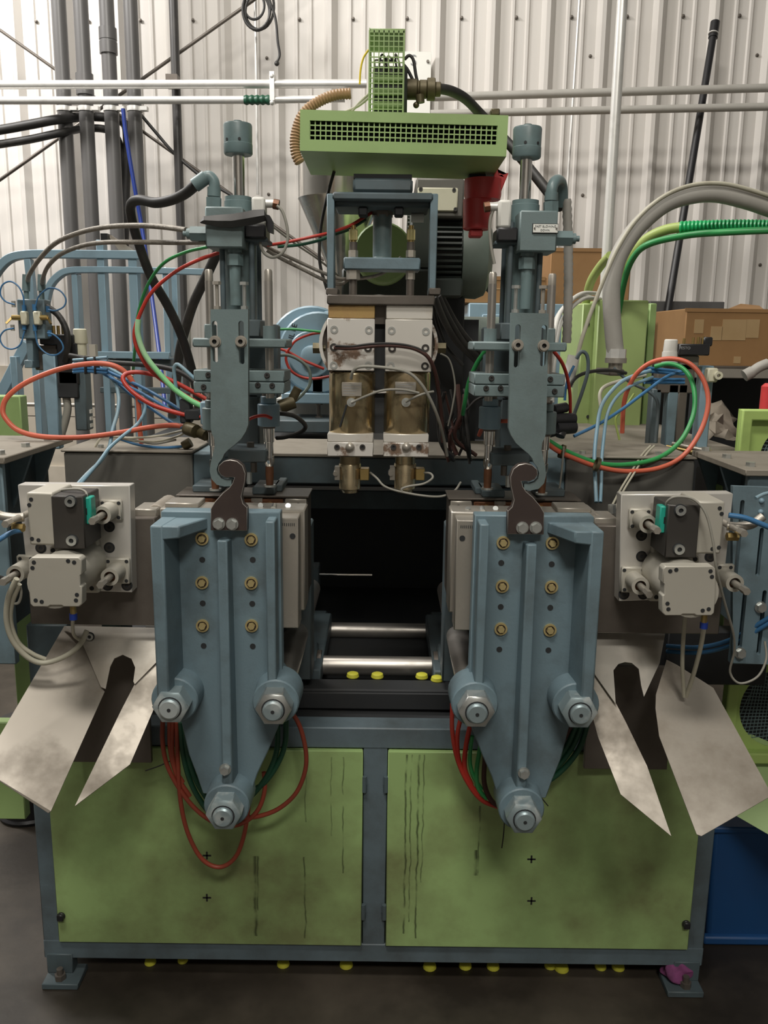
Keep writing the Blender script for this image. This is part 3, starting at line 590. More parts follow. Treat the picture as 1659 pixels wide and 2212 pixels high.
b = B(); b.pprism([(575, 463), (582, 465), (590, 480), (590, 505), (578, 500), (574, 487)], 1.84, 1.855); tag(b.build('tape_flap', M['blackpl']), 'loose black tape flap hanging off the left solenoid', 'tape')
# name plate on the right block
npl = T('name_plate', 'white riveted name plate with two printed lines on the right valve block', 'name plate', P(1185, 495, 1.838))
q = P(1178, 493.5, 1.838); k = S(494, 1.84)
b = B(); b.box(q.x-26.5*k, q.x+26.5*k, 1.836, 1.8405, q.z-8.6*k, q.z+8.6*k); b.build('plate', M['signw'], npl)
b = B(); b.box(q.x-28*k, q.x+28*k, 1.838, 1.841, q.z-10*k, q.z+10*k); b.build('backing', M['ink'], npl)
for s in (-1, 1):
    b = B(); b.cyl((q.x+s*23.5*k, 1.837, q.z), (q.x+s*23.5*k, 1.834, q.z), 1.8*k, 8); b.build('rivet', M['steeldk'], npl)
text('print_line', 'FAST BLOWING', 6.4*k, (q.x, 1.8355, q.z+4.1*k), M['greyink'], npl)
text('print_line', 'DOWN', 6.0*k, (q.x-1*k, 1.8355, q.z-3.6*k), M['greyink'], npl)

# ================================================================== twin die head
YD = 2.0
dh = T('die_head', 'twin extrusion die head with scorched steel blocks and brass heater bands', 'die head', (0, 2.1, 1.15))
b = B(); b.pb(706, 940, 637, 659, YD-.01, YD+.26); b.build('top_plate', M['steeldk'], dh, .003)
cyc = P(818, 744, YD+.06); k = S(744, YD+.06)
el = lambda fx_, fz_: [(cyc.x+fx_*k*math.cos(2*math.pi*i/48), cyc.z+fz_*k*math.sin(2*math.pi*i/48)) for i in range(48)]
b = B(); prism_holes(b, el(122, 100), [], YD+.05, YD+.20); b.build('round_manifold', M['steeldk'], dh, .002)
b = B(); prism_holes(b, el(127, 103), [el(120, 98)], YD+.03, YD+.13); b.build('manifold_band', M['block'], dh)
b = B(); b.pb(806, 836, 690, 936, YD+.045, YD+.05); b.build('gap_shade_plate', M['dark'], dh)  # dark sheet added for the shade between the blocks
for (a0, a1, h0, h1, mt) in ((709, 810, 659, 687, 'scorch'), (834, 935, 660, 689, 'blockclean')):
    b = B(); b.pb(a0, a1, h0, h1, YD, YD+.12); b.build('adapter_block', M[mt], dh, .0015)
for j, (a0, a1, h0, h1, mt) in enumerate(((707, 809, 688, 801, 'block'), (832, 933, 690, 803, 'blockclean'))):
    b = B(); b.pb(a0, a1, h0, h1, YD-.004, YD+.10); bl = b.build('steel_block', M[mt], dh, .0015)
    sc = ((722, 712), (797, 713), (721, 789), (796, 789), (721, 750), (795, 752)) if j == 0 else ((846, 714), (920, 716), (844, 790), (918, 791), (847, 753), (919, 752))
    for i, (x, y) in enumerate(sc):
        p_ = P(x, y, YD-.004); place('block_screw', SOCK if (i < 4 and (j, i) != (1, 3)) else SOCKD, dh, (p_.x, YD-.001, p_.z), scale=(1.12,)*3)
    xm = (a0+a1)/2+(3 if j == 0 else -4); p_ = P(xm, 870, YD+.055); kk = S(870, YD+.055)
    b = B(); z0, z1 = P(xm, 935, YD+.055).z, P(xm, 802, YD+.055).z
    b.lathe((p_.x, YD+.055, z0), (0, 0, 1), [(0, 48*kk), (.004, 50*kk), (z1-z0-.006, 50*kk), (z1-z0-.002, 49*kk), (z1-z0, 47*kk)], 40); hb = b.build('heater_band', M['bronze'], dh)
    yfr = YD+.055-50*kk
    nx = (760, 841, 21, 14.5) if j == 0 else (876, 838, 22, 12.5)
    q = P(nx[0], nx[1], yfr); b = B(); b.box(q.x-nx[2]*kk, q.x+nx[2]*kk, yfr-.003, yfr+.016, q.z-nx[3]*kk, q.z+nx[3]*kk); b.build('rating_plate', M['steel'], hb, .001)
    for ii in range(4):
        b = B(); zz_ = q.z+(.6-.4*ii)*nx[3]*kk; b.box(q.x-nx[2]*.85*kk, q.x+nx[2]*(.8-.15*ii)*kk, yfr-.0034, yfr-.0028, zz_-.0006, zz_+.0006); b.build('plate_print', M['greyink'], hb)
    q = P((759, 877)[j], 869, yfr); b = B(); b.ann((q.x, yfr+.004, q.z), (0, -1, 0), 5*kk, 9.5*kk, .008, 16).cyl((q.x, yfr+.004, q.z), (q.x, yfr-.01, q.z), 5*kk, 10); b.build('wire_entry', M['zinc'], hb)
    if j == 0:
        b = B(); q0, q1 = P(749, 874, yfr+.001), P(734, 922, yfr+.006); b.bar([q0, q1], .004, .006); b.build('band_seam', M['dark'], hb)
    c0, c1, yy = ((707, 806, 0), (828, 926, 1))[j]
    b = B(); b.pb(c0, c1, 937+yy, 955+yy, YD-.002, YD+.11); b.build('upper_clamp', M['blockclean'], dh, .0015)
    b = B(); b.pb(c0, c1, 955.6+yy, 986+yy, YD-.004, YD+.11); b.build('lower_clamp', M['block'], dh, .0015)
    for x in ((728, 783), (850, 905))[j]:
        q = P(x, 966, YD-.005); place('clamp_screw', SOCKD, dh, (q.x, YD-.003, q.z), scale=(.85,)*3)
    q = P((756, 878)[j], 966, YD-.005); b = B(); b.lathe((q.x, YD-.003, q.z), (0, -1, 0), [(0, 10*kk), (.005, 9.5*kk), (.010, 6.5*kk), (.012, 2*kk)], 16); b.build('dome_bolt', M['steel'], dh)
    xn = (756, 875)[j]; q = P(xn, 1000, YD+.055); k2 = S(1000, YD+.055)
    b = B(); b.cyl((q.x, YD+.055, P(xn, 1003, YD+.055).z), (q.x, YD+.055, P(xn, 984, YD+.055).z), 22*k2, 24); b.build('nozzle_neck', M['bronze'], dh)
    b = B(); zA = P(xn, 1056, YD+.055).z; zB = P(xn, 1001, YD+.055).z; b.lathe((q.x, YD+.055, zA-.008), (0, 0, 1), [(0, 17*k2), (.006, 19*k2), (.010, 23*k2), (zB-zA+.006, 24*k2), (zB-zA+.008, 23*k2)], 28); nz = b.build('nozzle_heater', M['nozzle'], dh)
    q = P(xn+31, 1022, YD+.05); b = B(); b.box(q.x-.010, q.x+.012, YD+.025, YD+.06, q.z-.014, q.z+.014); b.build('terminal_box', M['brass'], nz, .0015)
    q = P(xn-31, 1022, YD+.04); b = B(); b.box(q.x-.002, q.x+.010, YD+.035, YD+.06, q.z-.016, q.z+.016).cyl((q.x, YD+.03, q.z), (q.x, YD+.07, q.z), .006, 8); b.build('band_clamp', M['steel'], nz)
for s, xx in ((-1, 691), (1, 950)):
    q = P(xx, 752, YD+.06); b = B(); b.cyl((q.x-.016, YD+.06, q.z), (q.x+.014, YD+.06, q.z), .014, 6); b.build('side_bolt', M['gland'], dh)
b = B(); b.pb(808, 834, 659, 700, YD+.03, YD+.10); b.build('gap_spring', M['steeldk'], dh)

# ================================================================== yoke above the die head
yk = T('lift_yoke', 'blue grey yoke frame with centre shaft standing on the die head', 'yoke', (0, 2.08, 1.66))
for x0_, x1_ in ((706, 722), (928, 944)):
    b = B(); b.pb(x0_, x1_, 418, 637, YD+.0, YD+.05); b.build('yoke_post', M['blue'], yk, .002)
    b = B(); b.pb(x0_-2, x1_+8, 622, 637, YD-.003, YD+.07); b.build('post_foot', M['steeldk'], yk, .002)
b = B(); b.pb(718, 936, 415, 433, YD-.004, YD+.17); b.build('top_beam', M['bluedk'], yk, .004)
b = B(); b.pb(722, 930, 433, 447, YD+.02, YD+.15); b.build('beam_lip', M['bluedk'], yk, .004)
b = B(); b.pb(762, 892, 384, 415, YD+.01, YD+.17); b.build('cap_block', M['bluedk'], yk, .006)
b = B(); b.pb(764, 890, 376, 386, YD+.03, YD+.16); b.build('cap_seat', M['dark'], yk)
q = P(826, 500, YD+.09); kk = S(500, YD+.09); zz_ = lambda y: P(826, y, YD+.09).z
b = B(); b.cyl((q.x, YD+.09, zz_(560)), (q.x, YD+.09, zz_(466)), 20.5*kk, 28).lathe((q.x, YD+.09, zz_(566)), (0, 0, 1), [(0, 27*kk), (.01, 21*kk)], 24); b.build('centre_shaft', M['teal'], yk)
b = B(); b.cyl((q.x, YD+.09, zz_(470)), (q.x, YD+.09, zz_(447)), 22*kk, 6); b.build('shaft_nut', M['steeldk'], yk)
for xx in (784, 862):
    b = B(); b.pb(xx-10, xx+10, 446, 466, YD+.02, YD+.06); b.build('beam_stud', M['dark'], yk, .003)
b = B(); b.pb(742, 908, 556, 583, YD+.04, YD+.12); b.build('cross_head', M['blue'], yk, .003)
for j, xx in enumerate((763, 887)):
    Yc = YD+.06; q = P(xx, 560, Yc); kk = S(560, Yc); z = lambda y: P(xx, y, Yc).z
    b = B(); b.cyl((q.x, Yc, z(640)), (q.x, Yc, z(523)), 8.5*kk, 14); b.build('adjust_rod', M['steeldk'], yk)
    b = B(); b.cyl((q.x, Yc, z(556)), (q.x, Yc, z(541)), 10.5*kk, 6).cyl((q.x, Yc, z(604)), (q.x, Yc, z(583)), (15, 10)[j]*kk, 6); b.build('lock_nut', M['steel'], yk)
    b = B(); b.cyl((q.x, Yc, z(519)), (q.x, Yc, z(496)), 9.5*kk, 14); b.build('oil_cup', M['oil'], yk)
    b = B(); b.cyl((q.x, Yc, z(497)), (q.x, Yc, z(487)), 5.5*kk, 10).cyl((q.x, Yc, z(524)), (q.x, Yc, z(518)), 7*kk, 10); b.build('oil_cup_fitting', M['brass'], yk)
if True:
    q = P(888, 470, YD+.12); b = B(); b.cyl((q.x, YD+.12, q.z), (q.x+.03, YD+.12, q.z), .011, 12); b.build('white_plug', M['white'], yk)
eb = B(); q = P(828, 540, 2.35); kk = S(540, 2.35); eb.cyl((q.x, 2.30, P(828, 545, 2.3).z), (q.x, 3.0, P(828, 545, 2.3).z), 62*kk, 36)
tag(eb.build('extruder_barrel', M['green'], None, .004), 'round green extruder barrel cover behind the yoke shaft', 'extruder barrel')

b = B(); b.pb(738, 936, 580, 642, 2.44, 2.56); tag(b.build('feed_housing', M['motor'], None, .006), 'dark feed housing below the green barrel behind the yoke', 'housing')
b = B(); b.pb(886, 940, 450, 582, 2.46, 2.56); tag(b.build('motor_adapter', M['motor'], None, .006), 'black adapter flange between barrel and finned motor', 'flange')
# ================================================================== green belt guard on top
YG = 1.98
gd = T('belt_guard', 'long lime green belt guard with perforated front grille on top', 'guard', (0, 2.1, 2.0))
xg0, xg1 = P(648, 280, YG).x, P(1096, 295, YG).x; zg1, zg0 = P(872, 242, YG).z, P(872, 331, YG).z; YGb = 2.26
gx0, gx1 = P(669, 285, YG).x, P(1074, 293, YG).x; gz1, gz0 = P(872, 265, YG).z, P(872, 306, YG).z
b = B(); prism_holes(b, [(xg0, zg0), (xg1, zg0), (xg1, zg1), (xg0, zg1)], [[(gx0, gz0), (gx0, gz1), (gx1, gz1), (gx1, gz0)]], YG, YG+.003); b.build('front_panel', M['green'], gd)
b = B(); b.box(xg0+.0031, xg1-.0031, YG+.0031, YGb-.0031, zg1-.003, zg1); b.build('top_panel', M['green'], gd)
b = B(); b.box(xg0+.0031, xg1-.0031, YG+.0031, YGb-.0031, zg0, zg0+.003); b.build('bottom_panel', M['green'], gd)
b = B(); b.box(xg0, xg0+.003, YG+.0031, YGb, zg0, zg1); b.build('side_panel', M['green'], gd)
b = B(); b.box(xg1-.003, xg1, YG+.0031, YGb, zg0, zg1); b.build('side_panel', M['green'], gd)
b = B(); b.box(xg0+.0031, xg1-.0031, YGb-.003, YGb, zg0, zg1); b.build('back_panel', M['green'], gd)
b = B(); nx_ = 35; nzv = 4
for i in range(nx_+1):
    x = gx0+(gx1-gx0)*i/nx_; b.box(x-.0013, x+.0013, YG+.003, YG+.005, gz0-.004, gz1+.004)
for i in range(nzv+1):
    z = gz0+(gz1-gz0)*(i-.15)/(nzv-.3); b.box(gx0-.004, gx1+.004, YG+.0035, YG+.0055, z-.0013, z+.0013)
b.build('front_grille', M['green'], gd)
for x_ in (.15, .82):
    b = B(); cx_ = xg0+(xg1-xg0)*x_; b.cyl((cx_, YG+.13, gz0-.02), (cx_, YG+.13, gz1+.02), .05, 24); b.build('pulley', M['dark'], gd)
b = B(); b.box(xg0+.06, xg1-.06, YG+.07, YG+.09, gz0, gz1-.01); b.build('drive_belt', M['blackpl'], gd)
gd.location.z = (zg0+zg1)/2
for c_ in gd.children: c_.matrix_parent_inverse = Matrix.Translation(-gd.location)
gd.rotation_euler = (0, R_(.85), 0)
# upright wire guard over the drive
ug = T('wire_guard', 'tall narrow green square mesh guard standing on the belt guard', 'guard', (0, 2.1, zg1))
ux0, ux1 = P(797, 150, YG+.02).x, P(871, 150, YG+.02).x; uz0 = zg1; uz1 = P(834, 61, YG+.02).z; Yu0, Yu1 = YG+.02, YG+.16
b = B(); nx_ = 7; nz_ = 16; w = .0011
for i in range(nx_+1):
    x = ux0+(ux1-ux0)*i/nx_; b.box(x-w, x+w, Yu0, Yu0+.002, uz0, uz1-.004)
for i in range(nz_+1):
    z = uz0+(uz1-uz0-.004)*i/nz_; b.box(ux0, ux1, Yu0+.0015, Yu0+.0035, z-w, z+w)
b.build('front_mesh', M['green'], ug)
b = B(); b.prism([(ux1, uz0), (ux1+.003, uz0), (ux1+.003, uz1), (ux1, uz1)], Yu0, Yu1); 
b.build('side_sheet', M['green'], ug, .001)
b = B(); nyy = 6
for i in range(nyy+1):
    y = Yu0+(Yu1-Yu0)*i/nyy; b.box(ux0, ux0+.002, y-w, y+w, uz0, uz1)
for i in range(nz_+1):
    z = uz0+(uz1-uz0-.004)*i/nz_; b.box(ux0+.001, ux0+.003, Yu0, Yu1, z-w, z+w)
b.build('side_mesh', M['green'], ug)
b = B(); b.box(ux0, ux1+.003, Yu0, Yu1, uz1-.004, uz1); b.build('top_sheet', M['green'], ug, .002)
b = B(); b.box(ux0, ux1+.003, Yu0, Yu0+.003, uz1-.010, uz1-.0005); b.build('top_lip', M['green'], ug, .002)
# slip ring drive inside the wire guard
sd = T('slip_ring_drive', 'dark green drive column with wiring seen inside the mesh guard', 'drive', (0, 2.08, zg1))
q = P(836, 200, YG+.09); b = B(); b.box(q.x-.032, q.x+.045, YG+.06, YG+.14, zg1+.002, P(836, 150, YG+.09).z); b.build('column', M['motor'], sd, .006)
for i in range(3):
    b = B(); z = zg1+.02+i*.027; b.box(q.x-.03, q.x+.035, YG+.052, YG+.06, z, z+.015); b.build('brush_holder', M['green'], sd, .002)
rng = random.Random(5)
for i in range(7):
    x_ = 808+i*9; pts = [P(x_, 170, YG+.07), P(x_+rng.uniform(-5, 5), 140, YG+.05), P(x_+rng.uniform(-10, 10), 125+rng.uniform(-8, 8), YG+.06), P(830+rng.uniform(-10, 30), 135, YG+.08)]
    b = B(); b.tube(smooth(pts, 4), .0022, 6); b.build('lead', M['black'] if i % 2 else M['grey'], sd)
def sheet2(b, pts, th):                         # concave planar sheet with thickness
    q = [Vector(p) for p in pts]; n = len(q)
    nr = Vector((0, 0, 0))
    for i in range(n): nr += q[i].cross(q[(i+1) % n])
    nr = nr.normalized()*th; tr = tessellate_polygon([q])
    v = q+[p+nr for p in q]
    return b.add(v, [tuple(t) for t in tr]+[tuple(i+n for i in reversed(t)) for t in tr]+[(i, n+i, n+(i+1) % n, (i+1) % n) for i in range(n)])
# ================================================================== pneumatic deflashing stations at both sides
def station(side):
    R = side == 'right'
    def m(px, py, Y, lo=0): return P(1644-22-px-lo, py+19, Y) if R else P(px, py, Y)
    def bx_(b, x0, x1, y0, y1, Yf, Yb, lo=0):
        xm, ym = (x0+x1)/2, (y0+y1)/2
        a, c = m(x0, ym, Yf, lo).x, m(x1, ym, Yf, lo).x
        return b.box(min(a, c), max(a, c), Yf, Yb, m(xm, y1, Yf, lo).z, m(xm, y0, Yf, lo).z)
    K = S(1180, 1.7)
    r = T('pneumatic_station', f'{side} aluminium plate carrying two square pneumatic cylinders', 'pneumatic station', m(170, 1350, 1.72), 'pneumatic stations')
    b = B(); bx_(b, 58, 338, 1118, 1350, 1.745, 1.785); b.build('carrier_plate', M['steeldk'], r, .002)
    b = B(); bx_(b, 288, 338, 1100, 1119, 1.77, 1.85); b.build('carrier_ledge', M['steel'], r, .002)
    b = B(); b.prism([(p.x, p.z) for p in (m(x, y, 1.708) for x, y in ((38, 1047), (280, 1049), (286, 1280), (62, 1272)))], 1.708, 1.744); b.build('mount_plate', M['alu'], r, .0015)
    for x, y in ((236, 1138), (236, 1183), (232, 1265), (274, 1265), (88, 1184)):
        q = m(x, y, 1.707); b = B(); b.cyl((q.x, 1.7085, q.z), (q.x, 1.7070, q.z), 12*K, 20); h = b.build('counterbore', M['dark'], r)
        place('bore_screw', SOCKD, r, (q.x, 1.7072, q.z), scale=(1.0, .3, 1.0))
    # upper cylinder: pale body + black clamp block + sensor
    b = B(); bx_(b, 60, 118, 1064, 1178, 1.605, 1.708); u = b.build('cylinder_body', M['alucast'], r, .004, 2)
    for x, y in ((67, 1079), (63, 1091), (69, 1164), (83, 1167)):
        q = m(x, y, 1.6045); b = B(); b.cyl((q.x, 1.6055, q.z), (q.x, 1.6043, q.z), 4.3*K, 12); b.build('screw_hole', M['dark'], u)
    b = B(); bx_(b, 113, 182, 1072, 1186, 1.597, 1.69); k_ = b.build('clamp_block', M['charcoal'], r, .002)
    for x, y in ((153, 1083), (156, 1167)):
        q = m(x, y, 1.597); place('block_screw', SOCK, r, (q.x, 1.597, q.z), scale=(1.25, 1.6, 1.25))
    b = B(); bx_(b, 177, 197, 1075, 1133, 1.612, 1.64); sn = b.build('sensor', M['mint'], r, .002)
    b = B(); bx_(b, 179, 188, 1098, 1112, 1.6112, 1.613); b.build('sensor_window', M['ink'], sn)
    b = B(); bx_(b, 115, 208, 1058, 1180, 1.69, 1.708); b.build('upper_flange', M['alucast'], r, .004, 2)
    # lower cylinder
    lo = 14 if R else 0
    b = B(); bx_(b, 108, 212, 1182, 1282, 1.690, 1.708, 6 if R else 0); fl_ = b.build('square_flange', M['alucast'], r, .006, 2)
    for x, y in ((114, 1189), (197, 1192), (198, 1271)):
        q = m(x, y, 1.6895, 6 if R else 0); b = B(); b.cyl((q.x, 1.691, q.z), (q.x, 1.6893, q.z), 5*K, 12); b.build('screw_hole', M['dark'], fl_)
    q = m(150, 1235, 1.62, 8 if R else 0); b = B(); b.cyl((q.x, 1.535, q.z), (q.x, 1.70, q.z), .048, 32); b.build('cylinder_barrel', M['alucast'], r)
    o = [(68, 1204), (170, 1204), (176, 1210), (177, 1240), (173, 1242), (173, 1266), (177, 1268), (177, 1305), (171, 1311), (137, 1311), (133, 1308), (108, 1308), (104, 1311), (71, 1311), (65, 1305), (62, 1270), (62, 1210)]
    b = B(); prism_holes(b, [(p.x, p.z) for p in (m(x, y, 1.530, lo) for x, y in o)], [], 1.530, 1.556); fp = b.build('end_cover', M['alucast'], r, .0025, 2)
    for x, y in ((73, 1215), (70, 1227), (147, 1212), (160, 1215), (77, 1297), (90, 1300), (166, 1285), (164, 1297)):
        q = m(x, y, 1.5295, lo); b = B(); b.cyl((q.x, 1.5305, q.z), (q.x, 1.5293, q.z), 4.2*K, 12); b.build('screw_hole', M['dark'], fp)
    # guide bushings and rods
    for (x, y, rods, fl2) in ((238, 1102, True, (214, 263, 1080, 1125)), (254, 1232, True, (226, 280, 1206, 1262)), (56, 1226, True, (36, 74, 1200, 1250)), (62, 1108, False, None)):
        q = m(x, y, 1.70)
        if fl2:
            b = B(); bx_(b, *fl2, 1.698, 1.709); fg = b.build('bushing_flange', M['alucast'], r, .003)
            for xx, yy in ((fl2[0]+7, fl2[2]+7), (fl2[1]-7, fl2[2]+7), (fl2[1]-7, fl2[3]-7)):
                p_ = m(xx, yy, 1.6975); b2 = B(); b2.cyl((p_.x, 1.6985, p_.z), (p_.x, 1.6973, p_.z), 4*K, 10); b2.build('screw_hole', M['dark'], fg)
            b = B(); b.ann((q.x, 1.70, q.z), (0, -1, 0), 12*K, 19*K, .052, 24); b.build('bushing', M['alucast'], r)
            b = B(); b.cyl((q.x, 1.70, q.z), (q.x, 1.662, q.z), 12.3*K, 20); b.build('bushing_bore', M['copper'], r)
        b = B(); b.cyl((q.x, 1.70, q.z), (q.x, 1.612, q.z), 7*K, 14).cyl((q.x, 1.612, q.z), (q.x, 1.590, q.z), 8*K, 6); b.build('guide_rod', M['steel'], r)
    q = m(52, 1140, 1.64); b = B(); d = 1 if R else -1; b.cyl((q.x, 1.64, q.z), (q.x+d*.022, 1.64, q.z), .0085, 6); b.build('port_fitting', M['brass'], r)
    q = m(52, 1117, 1.66); b = B(); b.tube(smooth([q, q+Vector((d*.02, -.005, 0)), q+Vector((d*.045, -.01, .006)), q+Vector((d*.065, -.01, .022))], 4), .009, 10); b.build('elbow_fitting', M['steel'], r)
    xpt = 87 if R else 158; q = m(xpt, 1316, 1.545, lo); b = B(); b.cyl((q.x, 1.545, q.z+.01), (q.x, 1.545, q.z-.012), .006, 8); b.build('bottom_port', M['brass'], r)
    q = m(xpt, 1325, 1.545, lo); b = B(); b.cyl((q.x, 1.545, q.z), (q.x, 1.545, q.z-.012), .0075, 10); b.build('blue_collar', M['navy'], r)
    b = B(); q0, q1 = m(300, 1088, 1.86), m(352, 1106, 1.86)
    b.box(min(q0.x, q1.x), max(q0.x, q1.x), 1.80, 1.90, q1.z, q1.z+.006).cyl((q1.x, 1.80, q1.z+.006), (q1.x, 1.92, q1.z+.006), .022, 18); b.build('bent_bracket', M['sheet'], r, .001)
    return r
station('left'); station('right')

# ================================================================== scrap chutes of bent stainless sheet
def chute(side, mid, wings, back):
    r = T('scrap_chute', f'{side} bent stainless scrap chute with slotted back and two wings', 'chute', P(*mid[0]), 'scrap chutes')
    b = B(); sheet2(b, [P(*q) for q in mid], .002); b.build('back_sheet', M['sheetmid'], r)
    for w_ in wings:
        b = B(); sheet2(b, [P(x, y, Y+.012) for x, y, Y in w_], .002); b.build('wing', M['sheet'], r)
    b = B(); b.pb(*back, 1.85, 1.862); b.build('splash_plate', M['steeldk'], r, .001)
    return r
ym = lambda y: 1.79-(y-1355)/125*.11
lm = [(139, 1352), (340, 1356), (340, 1428), (291, 1478), (288, 1472), (292, 1442), (284, 1423), (265, 1414), (247, 1422), (238, 1440), (228, 1488), (218, 1484), (176, 1385)]
cl_ = chute('left', [(x, y, ym(y)) for x, y in lm],
      [[(139, 1352, 1.79), (176, 1385, 1.765), (218, 1484, 1.676), (226, 1494, 1.665), (110, 1752, 1.45), (104, 1756, 1.45), (-42, 1660, 1.50)],
       [(341, 1426, 1.725), (291, 1479, 1.676), (262, 1535, 1.63), (162, 1742, 1.46), (281, 1652, 1.54), (342, 1510, 1.66)]], (150, 322, 1400, 1647))
q = P(195, 1374, 1.765); place('sheet_screw', SOCK, cl_, (q.x, q.y-.002, q.z))
rm = [(1280, 1365), (1437, 1369), (1425, 1432), (1391, 1505), (1385, 1480), (1380, 1445), (1365, 1432), (1350, 1430), (1336, 1434), (1325, 1448), (1328, 1490), (1330, 1520), (1286, 1458), (1280, 1440)]
chute('right', [(x, y, ym(y-8)) for x, y in rm],
      [[(1278, 1445, 1.715), (1286, 1457, 1.71), (1331, 1520, 1.65), (1352, 1560, 1.62), (1398, 1655, 1.55), (1450, 1806, 1.44), (1341, 1716, 1.51), (1292, 1592, 1.615), (1278, 1540, 1.65)],
       [(1440, 1425, 1.74), (1462, 1436, 1.73), (1541, 1486, 1.69), (1668, 1718, 1.47), (1515, 1806, 1.42), (1505, 1802, 1.425), (1424, 1590, 1.59), (1416, 1530, 1.645), (1417, 1500, 1.665)]], (1268, 1450, 1440, 1662))

# ================================================================== outer columns
def column(side, px, py, Yn, Yf, d):
    q = P(px, py, Yn); zc = q.z; zt_ = zc+.014; zl = P(px, 1440, Yn).z
    r = T('side_column', f'{side} blue side column with bolted top plate at the picture edge', 'column', (q.x+d*.1, Yn, zl), 'side columns')
    b = B(); b.box(q.x, q.x+d*.24, Yn, Yf+.02, zc, zt_); b.build('top_plate', M['concrete'], r, .002)
    b = B(); b.box(q.x+d*.012, q.x+d*.24, Yn+.012, Yn+.03, zl, zc); b.build('front_face', M['blue'], r, .003)
    b = B(); b.box(q.x+d*.06, q.x+d*.08, Yn+.03, Yf+.0, zl+.05, zc); b.build('web', M['bluedk'], r, .003)
    for i, yy in enumerate((Yn+.16, Yn+.30)):
        b = B(); b.add([(q.x+d*.01, yy, zc), (q.x+d*.062, yy, zc), (q.x+d*.062, yy, zc-.13), (q.x+d*.01, yy+.012, zc), (q.x+d*.062, yy+.012, zc), (q.x+d*.062, yy+.012, zc-.13)], [(0,1,2),(5,4,3),(0,3,4,1),(1,4,5,2),(2,5,3,0)]); b.build('gusset', M['blue'], r)
    for i in range(3):
        place('plate_bolt', HEXUP, r, (q.x+d*.03, Yn+.05+i*.13, zt_), scale=(1.3,)*3)
    return r
column('left', 10, 1003, 1.76, 2.14, -1); column('right', 1610, 1029, 1.76, 2.06, 1)
def lbox(name, label, cat, mt, x0, x1, y0, y1, Yf, Yb, bev=.003, group=None):
    b = B(); b.pb(x0, x1, y0, y1, Yf, Yb); return tag(b.build(name, M[mt], None, bev), label, cat, group)
lbox('guard_post', 'upright lime green guard post behind the left cylinder plate', 'post', 'green', 28, 76, 1160, 1660, 2.02, 2.06)
lbox('safety_gate', 'lime green guard door low at the left picture edge', 'guard door', 'green', -90, 48, 1560, 1770, 1.97, 2.0)
lbox('safety_guard', 'lime green guard panel at the left edge below the valve manifold', 'guard panel', 'green', -60, 47, 855, 985, 2.45, 2.5)
lbox('lower_bracket', 'dark steel bracket under the left carrier plate', 'bracket', 'bluedk', 60, 145, 1350, 1480, 1.93, 1.98)
lbox('guard_post', 'upright lime green guard post behind the right cylinder plate', 'post', 'green', 1540, 1572, 1050, 1480, 2.02, 2.06)
lbox('lower_bracket', 'dark steel bracket under the right carrier plate', 'bracket', 'dark', 1440, 1659, 1365, 1480, 1.95, 2.0)
# slotted bracket plate at the right edge
sp = T('slotted_bracket', 'blue slotted bracket plate with two bolts at the right edge', 'bracket', P(1630, 1440, 1.73))
Yq = 1.735; hs = []
for cx, y0_, y1_ in ((1641, 1140, 1245), (1604, 1272, 1400), (1645, 1275, 1415), (1596, 1080, 1255)):
    p_ = P(cx, (y0_+y1_)/2, Yq); hs.append(slot(p_.x, P(cx, y1_, Yq).z, P(cx, y0_, Yq).z, 4.5*S(1250, Yq)))
b = B(); prism_holes(b, px2xz([(1583, 1050), (1720, 1055), (1720, 1438), (1583, 1432)], Yq), hs, Yq, Yq+.012); b.build('plate', M['blue'], sp)
for x, y in ((1642, 1311), (1598, 1410)):
    p_ = P(x, y, Yq); place('plate_bolt', HEX, sp, (p_.x, Yq-.001, p_.z), scale=(1.25,)*3)
for x, y in ((1645, 1082), (1643, 1106)):
    p_ = P(x, y, Yq); b = B(); b.ball((p_.x, Yq, p_.z), .006, 10, 6); b.build('rivet', M['blue2'], sp)
# right green fan guards
def fan(label, x0, x1, y0, y1, Yf, c, rpx, name='fan_guard'):
    r = T(name, label, 'fan guard', P(x1, y1, Yf)); p_ = P(c[0], c[1], Yf); k = S(c[1], Yf); rr = rpx*k
    a, e = P(x0, (y0+y1)/2, Yf).x, P(x1, (y0+y1)/2, Yf).x; z0, z1 = P(x0, y1, Yf).z, P(x0, y0, Yf).z
    b = B(); prism_holes(b, [(a, z0), (e, z0), (e, z1), (a, z1)], [disc(p_.x, p_.z, rr, 36)], Yf, Yf+.004); b.build('panel', M['greenlt'], r)
    b = B(); w = .028
    prism_holes(b, [(a, z0), (e, z0), (e, z1), (a, z1)], [[(a+w, z0+w), (a+w, z1-w), (e-w, z1-w), (e-w, z0+w)]], Yf-.025, Yf); b.build('rim', M['greenlt'], r, .004, 2)
    b = B(); n_ = int(2*rr/.009)
    for i in range(n_):
        t = -rr+(i+.5)*2*rr/n_; h = math.sqrt(max(0, rr*rr-t*t))
        b.bar([(p_.x-h, Yf+.008, p_.z+t), (p_.x+h, Yf+.008, p_.z+t*.8+.0)], .0016, .0016)
        b.bar([(p_.x+t, Yf+.0095, p_.z-h), (p_.x+t*.8, Yf+.0095, p_.z+h)], .0016, .0016)
    g_ = b.build('wire_mesh', M['teal'], r); g_['kind'] = 'stuff'
    b = B(); b.cyl((p_.x, Yf+.03, p_.z), (p_.x, Yf+.06, p_.z), rr*1.02, 30); b.build('fan_housing', M['dark'], r)
    b = B(); b.box(a+.002, e-.002, Yf+.004, Yf+.10, z0, z0+.004); b.build('edge_flange', M['greenlt'], r)
    return r
fan('bright lime fan guard with rounded rim at the upper right edge', 1588, 1790, 883, 1075, 2.25, (1706, 985), 64)
